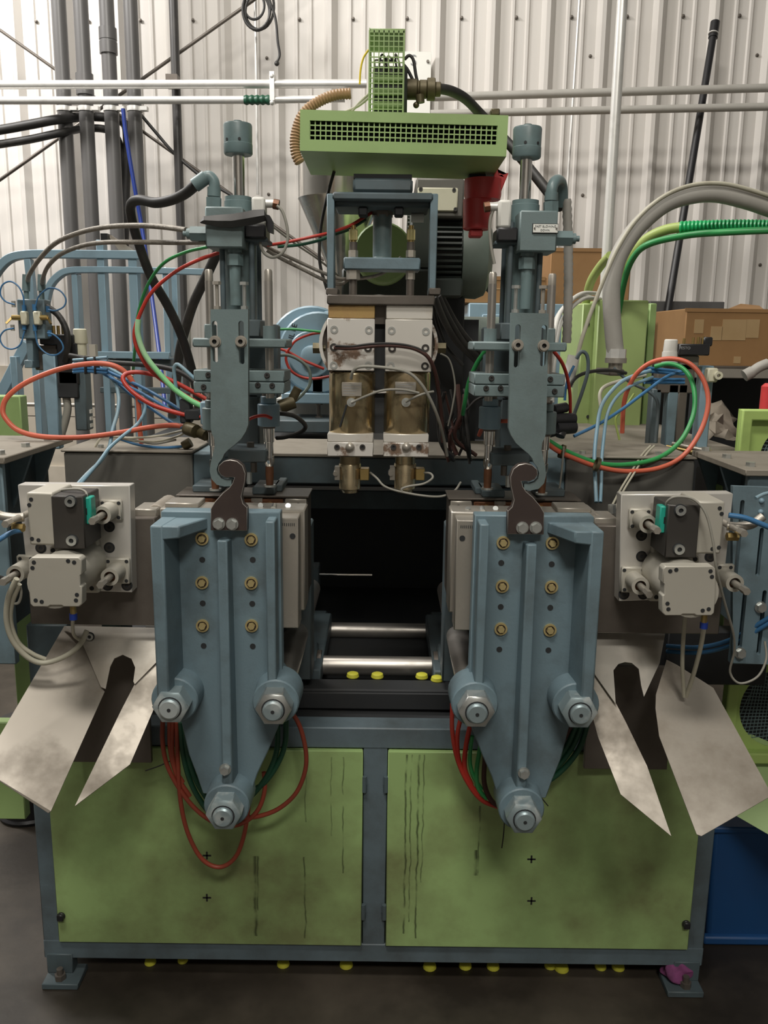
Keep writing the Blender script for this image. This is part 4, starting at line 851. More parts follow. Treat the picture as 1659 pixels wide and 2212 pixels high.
fan('lime green fan guard with dark wire mesh low at the right edge', 1560, 1800, 1420, 1640, 2.0, (1690, 1530), 92)
b = B(); sheet2(b, [P(1555, 1742, 1.98), P(1750, 1855, 1.85), P(1750, 1640, 2.0), P(1560, 1560, 2.02)], .004); tag(b.build('slanted_guard', M['green']), 'slanted lime green guard sheet above the blue bin', 'guard panel')
# bin, drum, caps, rag
gp = G(1585, 2042); w0 = P(1522, 2042, gp.y).x
bn = T('storage_bin', 'dark blue plastic bin on the floor right of the base', 'bin', (w0+.17, gp.y+.15, 0))
zt_ = P(1590, 1792, gp.y-.02).z
xr_ = w0+.34; y1_ = gp.y+.34
b = B(); b.hexa([(w0+.01, gp.y+.015, 0), (xr_, gp.y+.015, 0), (xr_, y1_, 0), (w0+.01, y1_, 0), (w0-.012, gp.y-.015, zt_), (xr_+.02, gp.y-.015, zt_), (xr_+.02, y1_+.02, zt_), (w0-.012, y1_+.02, zt_)]); b.build('body', M['bin'], bn, .012, 3)
b = B(); b.box(w0-.018, xr_+.025, gp.y-.022, y1_+.025, zt_-.012, zt_+.006); b.build('rim', M['bin'], bn, .005, 2)
b = B(); b.box(w0-.004, xr_, gp.y-.002, gp.y+.02, .0, .025); b.build('base_skirt', M['bin'], bn, .006, 2)
gp = G(62, 1788); b = B(); b.lathe((gp.x-.03, gp.y+.10, 0), (0, 0, 1), [(0, .10), (.012, .105), (.02, .098), (.30, .098), (.31, .104), (.33, .104), (.335, .09)], 28); tag(b.build('steel_drum', M['blackpl']), 'black drum standing on the floor left behind the base', 'drum')
CAP = hw('bottle_cap', lambda b: b.lathe((0, 0, 0), (0, 0, 1), [(0, .016), (.002, .017), (.010, .015), (.012, .011)], 14), M['yellow'])
caps = [(325, 2082, .9), (395, 2078, .8), (612, 2086, 1), (748, 2088, 1.05), (928, 2092, 1.05), (1005, 2090, 1), (1065, 2092, 1), (1188, 2090, .9), (1213, 2096, 1.1), (1297, 2092, .9), (1335, 2093, 1)]
capl = ['yellow plastic cap on the floor, leftmost under the base', 'yellow plastic cap half hidden under the base, second from the left', 'yellow plastic cap under the base, third from the left', 'yellow plastic cap under the base, just left of the centre post', 'yellow plastic cap under the base, just right of the centre post', 'yellow plastic cap under the base, sixth from the left', 'yellow plastic cap under the base, seventh from the left', 'yellow plastic cap under the base, left one of a touching pair', 'yellow plastic cap under the base, lowest and right one of a pair', 'yellow plastic cap under the base, second from the right', 'yellow plastic cap on the floor, rightmost under the base']
for (x, y, s_), lb in zip(caps, capl):
    gp = G(x, y-2); tag(place('plastic_cap', CAP, None, (gp.x, gp.y, 0), (0, 0, 0), scale=(s_,)*3), lb, 'cap', 'yellow caps under the base')
for i, (x, y, lb) in enumerate(((762, 1462, 'dull yellow cap on the inner rail, left of three'), (815, 1463, 'bright yellow cap on the inner rail, middle of three'), (911, 1464, 'bright yellow cap on the inner rail, second from the right'), (944, 1470, 'yellow cap on the inner rail beside the right carriage'))):
    d_ = P(x, y, 2.0)-CAM; t_ = (zrail-CAM.z)/d_.z; p_ = CAM+d_*t_
    tag(place('plastic_cap', CAP, None, (p_.x, p_.y, zrail), scale=(1.0,)*3), lb, 'cap', 'yellow caps on the inner rail')
d_ = P(1462, 2112, 1.8)-CAM; gp = CAM+d_*((.016-CAM.z)/d_.z); b = B(); rg = random.Random(2)
vv = []; n = 18; m2_ = 7
for j in range(m2_+1):
    for i in range(n):
        a = 2*math.pi*i/n; ph = math.pi*.5*j/m2_; rr = .040*math.cos(ph)*(1+.30*math.sin(3*a+j)+rg.uniform(-.1, .1))+.001; vv.append((gp.x+rr*math.cos(a), gp.y+rr*.7*math.sin(a), .018+.05*math.sin(ph)*(1+rg.uniform(-.2, .15))))
b.add(vv, [(j*n+i, j*n+(i+1) % n, (j+1)*n+(i+1) % n, (j+1)*n+i) for j in range(m2_) for i in range(n)]+[tuple(range(n-1, -1, -1))]); rgo = b.build('cleaning_rag', M['rag']); rgo.modifiers.new('sub', 'SUBSURF').levels = 2; rgo.modifiers[0].render_levels = 2; tag(rgo, 'crumpled purple rag on the right foot of the base', 'rag')
# ================================================================== pipes and conduits on the back wall
def pipe(name, label, mt, pts, wpx, n=20, group=None, cat='pipe', rib=0, k=8):
    q = [P(*p) for p in pts]; r = wpx/2*S(pts[0][1], pts[0][2]); b = B(); b.tube(smooth(q, k) if len(q) > 2 else q, r, n, rib); return tag(b.build(name, M[mt]), label, cat, group)
def vpipe(label, x0, y0, x1, y1, w, mt, coup, Y=4.88):
    r = T('vertical_pipe', label, 'pipe', (P(x1, y1, Y).x, Y, 0), 'vertical pipes on the wall')
    p0, p1 = P(x0, y0, Y), P(x1, y1, Y); xx = (p0.x+p1.x)/2; k = S((y0+y1)/2, Y)
    b = B(); b.cyl((xx, Y, 0), (xx, Y, 5.2), w/2*k, 24); b.build('pipe', M[mt], r)
    for ya, yb in coup:
        b = B(); za, zb_ = P(x0, yb, Y).z, P(x0, ya, Y).z; b.lathe((xx, Y, za), (0, 0, 1), [(0, w/2*k*1.2), ((zb_-za)*.46, w/2*k*1.2), ((zb_-za)*.48, w/2*k*1.14), ((zb_-za)*.52, w/2*k*1.14), ((zb_-za)*.54, w/2*k*1.2), (zb_-za, w/2*k*1.2)], 24); b.build('coupling', M[mt], r)
    z = P(x0, 236, Y).z
    b = B(); b.ann((xx, Y, z-.012), (0, 0, 1), w/2*k*.98, w/2*k*1.10, .024, 24).box(xx+w/2*k, xx+w/2*k+.035, Y-.03, Y+.01, z-.01, z+.01); b.build('pipe_clamp', M['galv'], r)
    return r
vpipe('leftmost grey plastic pipe standing against the wall', 132, 0, 149, 506, 31, 'pvc', [])
vpipe('second grey plastic pipe from the left with low coupling', 181, 0, 193, 506, 31, 'pvc', [(160, 206)])
vpipe('third grey plastic pipe from the left with high coupling', 234, 0, 249, 506, 31, 'pvc', [(61, 117)])
vpipe('fourth grey plastic pipe from the left behind a blue hose', 284, 0, 296, 420, 30, 'pvc', [])
r = T('vertical_pipe', 'thin black iron pipe right of the four grey pipes', 'pipe', (P(384, 300, 4.9).x, 4.9, 0), 'vertical pipes on the wall')
xx = P(384, 300, 4.9).x; b = B(); b.cyl((xx, 4.9, 0), (xx, 4.9, 5.2), 9.5*S(300, 4.9), 20); b.build('pipe', M['blackpipe'], r)
b = B(); zc_ = P(384, 185, 4.9).z; b.box(xx-.03, xx+.03, 4.80, 4.86, zc_-.03, zc_+.03); b.build('beam_clamp', M['steeldk'], r)
pipe('wall_conduit', 'upper pale horizontal conduit crossing the grey pipes at left', 'galv', [(-560, 185, 4.74), (792, 181, 4.74)], 18, group='horizontal conduits', cat='conduit')
pipe('wall_conduit', 'lower pale horizontal conduit ending in a green connector', 'galv', [(-560, 219, 4.74), (530, 216, 4.74)], 16, group='horizontal conduits', cat='conduit')
pipe('wall_conduit', 'short pale conduit right of the green connector', 'galv', [(583, 216, 4.74), (745, 213, 4.74)], 15, group='horizontal conduits', cat='conduit')
pipe('wall_conduit', 'upper grey conduit running right from behind the green guard', 'conduit', [(930, 210, 4.70), (2300, 172, 4.52)], 17, group='horizontal conduits', cat='conduit')
pipe('wall_conduit', 'lower grey conduit running right from behind the green guard', 'conduit', [(930, 246, 4.70), (2300, 217, 4.52)], 16, group='horizontal conduits', cat='conduit')
pipe('flexible_connector', 'green ribbed flexible connector in the lower conduit', 'grndk', [(527+i*5.8, 216, 4.74) for i in range(11)], 19, rib=.12, cat='connector', k=1)
for x in (590,):
    q = P(x, 200, 4.75); b = B(); b.box(q.x-.012, q.x+.012, 4.70, 4.78, P(x, 222, 4.75).z, P(x, 160, 4.75).z).ball((q.x, 4.71, P(x, 170, 4.75).z), .016, 10, 6).ball((q.x, 4.71, P(x, 226, 4.75).z), .014, 10, 6); tag(b.build('conduit_strap', M['galv']), 'galvanised strap holding two conduits near the coil', 'strap')
pipe('thin_conduit', 'thin bright conduit below the black cable coil', 'galv', [(551, -20, 5.1), (557, 420, 5.1)], 7, 12, cat='conduit')
pipe('thin_conduit', 'thin bright wall conduit right of the right piston rod', 'galv', [(1253, -20, 5.05), (1222, 460, 5.05)], 6, 12, cat='conduit')
pipe('riser_conduit', 'shiny galvanised conduit rising from the tall green cabinet', 'galv', [(1347, -40, 3.5), (1304, 660, 3.5)], 23, 20, cat='conduit')
pp = T('leaning_pole', 'black pole leaning against the wall on the right', 'pole', P(1430, 745, 4.3))
b = B(); b.cyl(P(1430, 745, 4.35), P(1541, 75, 4.85), .019, 14); b.build('shaft', M['blackpl'], pp)
b = B(); b.cyl(P(1540, 82, 4.845), P(1545, 48, 4.87), .024, 14); b.build('cap', M['blackpl'], pp)
b = B(); b.ann(P(1540.5, 74, 4.845), P(1545, 48, 4.87)-P(1540, 82, 4.845), .018, .0255, .006, 14); b.build('ring', M['galv'], pp)
pipe('brace_rod', 'dark brace rod falling to the right behind the grey pipes', 'steeldk', [(-500, -290, 5.02), (700, 562, 5.02)], 7, 10, 'crossed brace rods', 'rod')
pipe('brace_rod', 'dark brace rod rising to the right towards the cable coil', 'steeldk', [(-500, 743, 5.06), (830, -200, 5.06)], 7, 10, 'crossed brace rods', 'rod')
cb = T('cable_coil', 'coil of thin black cable hanging at the top of the wall', 'cable', P(552, 30, 5.0))
for i, (cx, cy, rx, ry) in enumerate(((554, 20, 30, 44), (556, 26, 26, 40), (549, 12, 22, 30), (560, 14, 32, 50))):
    b = B(); b.tube([P(cx+rx*math.cos(2*math.pi*t/28+i), cy+ry*math.sin(2*math.pi*t/28+i), 5.0+.006*i) for t in range(29)], .007, 8); b.build('loop', M['black'], cb)
b = B(); b.tube(smooth([P(582, 0, 5.0), P(595, 40, 5.0), P(600, 90, 5.0), P(604, 118, 5.0), P(598, 135, 5.0)], 6), .007, 8).ball(P(598, 137, 5.0), .014, 8, 6); b.build('loose_end', M['black'], cb)
for pts, w, lb in (([(-420, 345, 4.70), (-40, 287, 4.78), (60, 270, 4.78), (125, 258, 4.8), (200, 252, 5.0), (262, 262, 5.02), (275, 300, 5.0), (272, 400, 5.0), (268, 560, 5.0)], 20, 'upper thick black hose passing behind the grey pipes'), ([(-420, 380, 4.70), (-40, 318, 4.8), (60, 302, 4.8), (130, 287, 4.82), (190, 277, 5.0), (240, 285, 5.02), (262, 330, 5.0), (262, 440, 5.0), (262, 560, 5.0)], 17, 'lower thick black hose passing behind the grey pipes')):
    pipe('black_hose', lb, 'black', pts, w, 12, 'thick black hoses at left', 'hose')
pipe('black_cable', 'black cable sloping down right from the grey pipes', 'black', [(302, 245, 4.95), (340, 290, 4.95), (380, 335, 4.9), (440, 385, 4.9), (505, 425, 4.9)], 7, 8, cat='cable')
pipe('blue_hose', 'royal blue hose hanging down beside the fourth grey pipe', 'navy', [(266, 235, 4.70), (272, 290, 4.70), (290, 400, 4.7), (308, 500, 4.7), (328, 640, 4.6), (345, 770, 4.4), (357, 880, 4.2)], 9, 10, cat='hose')
sg = T('wall_sign', 'white sign with a grey letter S behind the mesh guard', 'sign', P(905, 240, 5.2))
q0, q1 = P(800, 110, 5.2), P(929, 250, 5.2); b = B(); b.box(q0.x, q1.x, 5.2, 5.206, q1.z, q0.z); b.build('panel', M['signw'], sg, .001)
q = P(893, 131, 5.198); text('letter', 'S', .08, (q.x, 5.1975, q.z), M['greyink'], sg)
for x, y in ((924, 133),):
    q = P(x, y, 5.2); b = B(); b.cyl((q.x, 5.20, q.z), (q.x, 5.19, q.z), .008, 8); b.build('sign_screw', M['steeldk'], sg)
pipe('floor_pipe', 'grey pipe running low along the beige wall', 'steel', [(-60, 872, 4.9), (560, 880, 4.9)], 9, 10, cat='pipe')

# ================================================================== blue guard frame at left
gf = T('safety_railing', 'light blue square tube guard frame with rounded corners at left', 'frame', P(200, 940, 3.2))
def fb(pts, w, name='frame_tube', Y=3.2, mt='blue2', k=5):
    q = [P(x, y, Y) for x, y in pts]; b = B(); b.bar(smooth(q, k) if len(q) > 2 else q, w*S(pts[0][1], Y), .035); return b.build(name, M[mt], gf, .002)
fb([(-40, 680), (-18, 610), (0, 578), (25, 557), (60, 550), (110, 549), (200, 550), (305, 551)], 17, 'top_rail')
fb([(98, 660), (108, 620), (126, 597), (150, 585), (200, 583), (300, 584), (445, 588)], 13, 'second_rail')
for (x0, x1, y0, y1) in ((218, 233, 518, 960), (285, 303, 556, 960), (354, 366, 588, 770), (157, 169, 592, 725)):
    b = B(); b.pb(x0, x1, y0, y1, 3.19, 3.24); b.build('upright', M['blue2'], gf, .002)
b = B(); b.pb(217, 232, 504, 519, 3.185, 3.24); b.build('tube_cap', M['blackpl'], gf)
b = B(); b.pprism([(232, 507), (240, 508), (300, 548), (300, 556), (262, 548)], 3.21, 3.216); b.build('corner_plate', M['sheet'], gf)
for (x0, x1, y0, y1) in ((210, 365, 760, 775), (216, 370, 776, 790), (216, 420, 838, 850)):
    b = B(); b.pb(x0, x1, y0, y1, 3.17 if y0 < 770 else 3.2, 3.25); b.build('lower_rail', M['blue2'] if y0 < 770 else M['bluedk'], gf, .002)
fb([(62, 560), (75, 680)], 14, 'brace'); fb([(60, 740), (-10, 880)], 22, 'brace')
for (x0, x1, y0, y1) in ((24, 38, 770, 870), (74, 88, 790, 960)):
    b = B(); b.pb(x0, x1, y0, y1, 3.15, 3.20); b.build('upright', M['blue2'], gf, .002)
g2 = T('safety_railing', 'light blue guard frame upright with hinge pin near the left blow pin unit', 'frame', P(370, 940, 3.4))
q_ = P(354, 700, 3.4).x; b = B(); b.box(q_, P(385, 700, 3.4).x, 3.4, 3.45, 0, P(370, 582, 3.4).z); b.build('upright', M['blue2'], g2, .002)
b = B(); b.pb(385, 445, 580, 592, 3.4, 3.45); b.build('rail', M['blue2'], g2, .002)
b = B(); q = P(358, 583, 3.39); b.ball(q, .012, 10, 6); b.build('hinge_pin', M['zinc'], g2)
lbox('junction_plate', 'small rounded grey plate beside the crossing black hoses', 'plate', 'steel', 385, 411, 705, 755, 3.385, 3.405, .006)

# ================================================================== valve manifold at left
Yv = 2.35
vm = T('valve_manifold', 'grey air manifold block with cream valves and blue tube loops', 'manifold', P(65, 800, Yv))
b = B(); b.pb(38, 97, 646, 732, Yv, Yv+.05); b.build('block', M['blue'], vm, .003)
for x in (57, 90):
    b = B(); q = P(x, 640, Yv+.02); k = S(640, Yv); b.cyl((q.x, Yv+.02, P(x, 650, Yv).z), (q.x, Yv+.02, P(x, 628, Yv).z), 6*k, 6).cyl((q.x, Yv+.02, P(x, 628, Yv).z), (q.x+.004, Yv+.02, P(x, 592, Yv).z), 8.5*k, 14); b.build('hose_fitting', M['teal'], vm)
for j, (x0, x1) in enumerate(((43, 57), (71, 86))):
    b = B(); b.pb(x0, x1, 672, 702, Yv-.02, Yv); b.build('cream_valve', M['cream2'], vm, .003)
    q = P((36, 94)[j], 686, Yv-.012); b = B(); b.cyl((q.x-.012, Yv-.012, q.z), (q.x+.012, Yv-.012, q.z), .007, 8).bar([(q.x-(.012, -.012)[j], Yv-.012, q.z), (q.x-(.026, -.022)[j], Yv-.02, q.z-.016)], .005, .005); b.build('valve_lever', M['brass'], vm)
for x, y in ((53, 666), (75, 664), (53, 706), (76, 708), (30, 657), (28, 708), (104, 668), (108, 720)):
    q = P(x, y, Yv-.006); b = B(); b.cyl((q.x, Yv-.008, q.z-.008), (q.x, Yv-.008, q.z+.008), .0055, 10); b.build('push_fitting', M['blu'] if x > 45 else M['grey'], vm)
b = B(); b.pb(57, 71, 730, 785, Yv+.01, Yv+.05).pb(52, 70, 778, 795, Yv, Yv+.05); b.build('support', M['blue'], vm, .002)
sv = T('solenoid_bank', 'dark solenoid valve bank with brass ports and cream regulator knob', 'valve bank', P(130, 950, Yv), 'solenoid banks')
for (x0, x1, y0, y1, mt, Yf, d_) in ((85, 160, 722, 745, 'blackpl', Yv+.03, .06), (74, 124, 744, 800, 'steeldk', Yv+.05, .05), (124, 168, 740, 830, 'blackpl', Yv+.03, .06), (122, 168, 802, 860, 'dark', Yv+.03, .06), (160, 186, 790, 930, 'bluedk', Yv+.04, .05)):
    b = B(); b.pb(x0, x1, y0, y1, Yf, Yf+d_); b.build('valve_body', M[mt], sv, .003)
for x in (105, 116, 126, 136):
    q = P(x, 714, Yv+.05); k = S(714, Yv); b = B(); b.cyl((q.x, Yv+.05, P(x, 723, Yv).z), (q.x, Yv+.05, P(x, 703, Yv).z), 3.6*k, 8); b.build('brass_port', M['brass'], sv)
q = P(173, 725, Yv+.05); k = S(725, Yv+.05); zz_ = lambda y: P(173, y, Yv+.05).z
b = B(); b.lathe((q.x, Yv+.05, zz_(742)), (0, 0, 1), [(0, 15*k), (.003, 16*k), (zz_(712)-zz_(742), 14.5*k), (zz_(710)-zz_(742), 12*k)], 10).cyl((q.x, Yv+.05, zz_(768)), (q.x, Yv+.05, zz_(742)), 12.5*k, 16); b.build('regulator_knob', M['cream2'], sv)
b = B(); b.pb(193, 206, 744, 770, Yv+.04, Yv+.06); b.build('side_port', M['alucast'], sv)
b = B(); b.pb(97, 124, 765, 970, Yv+.02, Yv+.05); b.build('blue_post', M['blue2'], sv, .003)
for i in range(3):
    b = B(); b.pb(184, 196, 885+i*15, 893+i*15, Yv+.06, Yv+.08); b.build('terminal', M['white'], sv)
b = B(); b.tube(smooth([P(100, 662, Yv+.02), P(125, 680, Yv+.01), P(143, 712, Yv), P(146, 745, Yv), P(140, 780, Yv+.02)], 6), .0085, 10); tag(b.build('black_hose', M['black']), 'short black hose arching over the solenoid bank at left', 'hose')
b = B(); b.tube(smooth([P(142, 850, Yv+.05), P(146, 880, Yv+.05), P(142, 905, Yv+.05), P(132, 940, Yv+.05)], 6), .011, 10); tag(b.build('grey_hose', M['grey']), 'short thick grey hose below the left solenoid bank', 'hose')

# right hand bank
Yr = 2.35
sr = T('solenoid_bank', 'black solenoid valve bank with pale knob on the right side', 'valve bank', P(1500, 960, Yr), 'solenoid banks')
b = B(); b.pb(1468, 1534, 743, 768, Yr, Yr+.06); b.build('valve_body', M['blackpl'], sr, .003)
q = P(1478, 752, Yr-.0012); text('maker_print', 'FESTO', .0105, (q.x+.002, Yr-.0008, q.z), M['greyink'], sr)
for x, y0 in ((1478, 731), (1498, 729), (1509, 728), (1519, 727)):
    q = P(x, y0, Yr+.03); k = S(730, Yr); b = B(); b.cyl((q.x, Yr+.03, P(x, 745, Yr).z), (q.x, Yr+.03, q.z), 3.2*k, 8); b.build('brass_port', M['brass'], sr)
b = B(); b.pb(1521, 1540, 728, 748, Yr+.02, Yr+.05); b.build('end_plug', M['blackpl'], sr, .003)
q = P(1449, 745, Yr+.03); k = S(745, Yr+.03); zz_ = lambda y: P(1449, y, Yr+.03).z
b = B(); b.lathe((q.x, Yr+.03, zz_(762)), (0, 0, 1), [(0, 15.5*k), (.003, 16*k), (zz_(735)-zz_(762), 14.5*k), (zz_(733)-zz_(762), 12*k)], 10).cyl((q.x, Yr+.03, zz_(785)), (q.x, Yr+.03, zz_(760)), 17*k, 16); b.build('regulator_knob', M['white'], sr)
for (x0, x1, y0, y1, mt) in ((1468, 1510, 768, 800, 'grey'), (1420, 1500, 785, 850, 'steeldk'), (1510, 1536, 790, 970, 'blue2'), (1440, 1462, 830, 975, 'blue'), (1405, 1425, 840, 975, 'bluedk'), (1462, 1482, 830, 960, 'steeldk')):
    b = B(); b.pb(x0, x1, y0, y1, Yr+.03, Yr+.07); b.build('valve_post' if y1 > 900 else 'valve_body', M[mt], sr, .003)
b = B(); b.pb(1529, 1552, 795, 826, Yr-.01, Yr+.02); b.build('cream_valve', M['cream2'], sr, .004)
q = P(1550, 811, Yr-.012); b = B(); b.ann((q.x, Yr-.01, q.z), (0, -1, 0), .005, .011, .012, 16); b.build('cream_port', M['cream2'], sr)
lbox('machine_deck', 'dusty blue deck plate under the right valve bank', 'deck', 'concrete', 1195, 1600, 968, 990, 2.34, 3.05)

# ================================================================== gearbox, hopper, motor behind the die
gb = T('gearbox', 'glossy light blue gearbox with round bearing cover and stencilled letters', 'gearbox', P(650, 900, 2.95))
Yg = 2.95; q = P(672, 765, Yg); k = S(765, Yg)
b = B(); b.cyl((q.x, Yg, q.z), (q.x, Yg+.02, q.z), 50*k, 32); b.build('bearing_flange', M['blue2'], gb, .004)
b = B(); q2 = P(672, 770, Yg-.02); b.lathe((q2.x, Yg, q2.z), (0, -1, 0), [(0, 24*k), (.02, 22*k), (.024, 17*k)], 28); b.build('bearing_cover', M['blue2'], gb)
q3 = P(690, 762, Yg+.05); b = B(); b.cyl((q3.x, Yg+.02, q3.z), (q3.x, Yg+.30, q3.z), 88*k, 40); b.build('round_housing', M['blue2'], gb, .006)
b = B(); b.cyl((q3.x-.03, Yg+.08, q3.z+.01), (q3.x-.03, Yg+.26, q3.z+.01), 95*k, 40); b.build('rear_housing', M['blue2'], gb, .006)
b = B(); b.pb(697, 720, 672, 800, Yg+.03, Yg+.3); b.build('side_boss', M['blue2'], gb, .01, 2)
b = B(); b.pb(612, 720, 790, 860, Yg+.04, Yg+.3); b.build('pedestal', M['blue2'], gb, .006)
b = B(); b.pb(608, 760, 850, 872, Yg-.02, Yg+.36); b.build('base_plate', M['blue2'], gb, .003)
b = B(); b.pb(674, 698, 790, 850, Yg+.02, Yg+.06); b.build('pedestal_web', M['bluedk'], gb, .003)
text('stencil_letters', 'OIL LE', .026, (P(630, 722, Yg).x, Yg+.018, P(630, 722, Yg).z), M['ink'], gb, roty=R_(-74))
b = B(); q = P(687, 890, Yg); k = S(890, Yg); b.cyl((q.x, Yg+.03, P(687, 905, Yg).z), (q.x, Yg+.03, P(687, 872, Yg).z), 4.5*k, 10).cyl((q.x, Yg+.03, P(687, 912, Yg).z), (q.x, Yg+.03, P(687, 900, Yg).z), 8*k, 6).cyl((q.x, Yg+.03, P(687, 876, Yg).z), (q.x, Yg+.03, P(687, 871, Yg).z), 9*k, 6); b.build('levelling_bolt', M['steeldk'], gb)
lbox('gearbox_rail', 'dark steel rail under the blue gearbox', 'rail', 'bluedk', 590, 760, 909, 935, 2.85, 3.1)
lbox('white_tank', 'off white panel below the gearbox base plate', 'panel', 'white', 560, 720, 860, 910, 3.3, 3.34)
hp = T('hopper', 'stainless steel feed hopper with conical lower part behind the guard', 'hopper', P(720, 620, 2.75))
q = P(735, 400, 2.75); z0, z1, z2 = P(735, 605, 2.75).z, P(735, 432, 2.75).z, P(735, 300, 2.75).z; k = S(430, 2.75)
b = B(); b.cyl((q.x, 2.75, z1), (q.x, 2.75, z2), 90*k, 40); b.build('drum', M['hopper'], hp)
b = B(); b.lathe((q.x, 2.75, z0), (0, 0, 1), [(0, 16*k), (z1-z0-.004, 89*k), (z1-z0, 91*k)], 40); b.build('cone', M['hopper'], hp)
b = B(); b.lathe((q.x, 2.75, P(735, 640, 2.75).z), (0, 0, 1), [(0, 20*k), (.06, 18*k)], 24); b.build('throat', M['steeldk'], hp)
b = B(); b.cyl((q.x+.03, 2.78, zf1-.02), (q.x+.03, 2.78, P(735, 640, 2.75).z+.01), 26*k, 20); b.build('feed_column', M['motorgr'], hp)
b = B(); b.ann((q.x, 2.75, z2), (0, 0, 1), 86*k, 94*k, .012, 40); b.build('rim', M['hopper'], hp)
mo = T('drive_motor', 'dark finned electric motor with pale terminal box lid', 'motor', P(960, 640, 2.7))
q = P(955, 545, 2.6); k = S(545, 2.6); xa, xb = P(880, 545, 2.6).x, P(1002, 545, 2.6).x; ym_ = 2.6+80*k
b = B(); b.cyl((xa, ym_, q.z), (xb, ym_, q.z), 82*k, 40); b.build('motor_body', M['motor'], mo)
for i in range(26):
    a = R_(-95+i*190/25+180); rr = 82*k; c_, s_ = math.cos(a), math.sin(a)
    b = B(); v0 = Vector((0, c_, s_)); t0 = Vector((0, -s_, c_)); c0 = Vector((xa, ym_, q.z)); dx = Vector((xb-xa-.006, 0, 0)); f0 = c0+v0*(rr-.004); f1 = c0+v0*(rr+.016); th = t0*.003
    b.hexa([f0-th, f0+th, f0+th+dx, f0-th+dx, f1-th, f1+th, f1+th+dx, f1-th+dx]); b.build('cooling_fin', M['motor'], mo)
b = B(); b.lathe((xb-.003, ym_, q.z), (1, 0, 0), [(0, 92*k), (.05, 94*k), (.075, 86*k), (.092, 60*k), (.095, 10*k)], 40); b.build('fan_cowl', M['motorgr'], mo)
b = B(); b.pb(898, 1003, 384, 470, 2.58, 2.80); b.build('terminal_box', M['dustgrey'], mo, .006)
b = B(); b.pb(902, 989, 405, 456, 2.572, 2.58); ld = b.build('terminal_lid', M['cream2'], mo, .003)
for x, y in ((909, 409), (981, 411), (984, 452)):
    q_ = P(x, y, 2.571); place('lid_screw', SOCKD, mo, (q_.x, 2.5725, q_.z), scale=(.7, .5, .7))
b = B(); b.pb(905, 1000, 600, 642, 2.58, 2.85); b.build('motor_foot', M['motor'], mo, .006)
b = B(); q_ = P(950, 640, 2.6); b.box(q_.x-.05, q_.x+.08, 2.66, 2.80, zf1-.02, q_.z); b.build('motor_pedestal', M['dark'], mo, .004)
rc = T('plug_connector', 'red plastic plug connector hanging under the right end of the green guard', 'connector', P(1035, 510, 2.2))
Yr2 = 2.2; q = P(1040, 430, Yr2); k = S(430, Yr2); zz_ = lambda y: P(1035, y, Yr2).z
b = B(); b.lathe((P(1043, 410, Yr2).x, Yr2, zz_(432)), (0, 0, 1), [(0, 38*k), (.01, 40*k), (zz_(388)-zz_(432), 40*k)], 28); b.build('collar', M['redcap'], rc)
b = B(); b.lathe((P(1030, 460, Yr2).x, Yr2, zz_(497)), (0, 0, 1), [(0, 26*k), (.003, 29*k), (zz_(432)-zz_(497), 31*k)], 28); b.build('barrel', M['redcap'], rc)
b = B(); b.pb(1015, 1043, 495, 511, Yr2-.02, Yr2+.02); b.build('plug_nose', M['redcap'], rc, .003)
b = B(); b.bar([P(1080, 385, Yr2), P(1085, 370, Yr2), P(1065, 420, Yr2)], .03, .03); b.build('strap', M['redcap'], rc, .002)
b = B(); q = P(1030, 395, Yr2); b.box(q.x-.02, q.x+.02, Yr2-.01, Yr2+.03, q.z, q.z+.02); b.build('mount', M['dark'], rc)

# ================================================================== boxes, cabinets, shelf at right
ZCB = P(1100, 655, 3.95).z
def carton(label, x0, x1, y0, y1, Yf, Yb, tapes=(), zb_=None):
    r = T('cardboard_box', label, 'box', P((x0+x1)/2, y1, Yf)); b = B(); b.pb(x0, x1, y0, y1, Yf, Yb)
    if zb_ is not None: b.v = [(x, y, zb_ if z < sum(q[2] for q in b.v)/8 else z) for x, y, z in b.v]
    b.build('carton', M['card'], r, .004)
    for (a, e, c, d_) in tapes:
        b = B(); b.pb(a, e, c, d_, Yf-.0015, Yf+.001); b.build('tape', M['cardlt'], r)
    b = B(); ym2 = y0+6; b.pb(x0+2, x1-2, y0-1, y0+7, Yf-.003, Yf); b.build('flap', M['card'], r)
    return r
carton('large brown carton behind the tall green cabinet', 1188, 1362, 537, 650, 4.2, 4.7, zb_=ZCB)
carton('brown carton left of the right blow pin unit', 985, 1180, 598, 658, 4.0, 4.5, ((985, 1180, 623, 625),), zb_=ZCB)
cx = carton('taped brown carton lying on the shelf at the right edge', 1478, 1720, 668, 792, 3.6, 4.1, ((1535, 1560, 705, 735), (1560, 1612, 690, 735), (1612, 1640, 690, 730), (1585, 1600, 770, 785), (1500, 1520, 690, 720)))
b = B(); sheet2(b, [P(1570, 668, 3.6), P(1600, 656, 3.75), P(1640, 660, 3.8), P(1650, 668, 3.6)], .003); b.build('open_flap', M['card'], cx)
q0, q1 = P(1012, 700, 3.95).x, P(1372, 700, 3.95).x
bc = T('blue_cabinet', 'pale blue cabinet carrying the two brown cartons', 'cabinet', (q0+.4, 4.3, 0))
b = B(); b.box(q0, q1, 3.95, 4.72, 0, ZCB-.001); b.build('body', M['blue2'], bc, .004)
b = B(); b.box(q0+.06, q0+.40, 3.942, 3.95, .2, ZCB-.05); b.build('door', M['blue2'], bc, .003)
q0, q1 = P(1404, 650, 4.45), P(1566, 650, 4.45); b = B(); b.box(q0.x, q1.x, 4.45, 4.5, 0, q0.z); tag(b.build('dark_sheet', M['pvc'], None, .003), 'dark grey sheet panel standing behind the taped carton', 'panel')
sh = T('wall_shelf', 'grey steel shelf beam below the taped carton', 'shelf', P(1600, 830, 3.5))
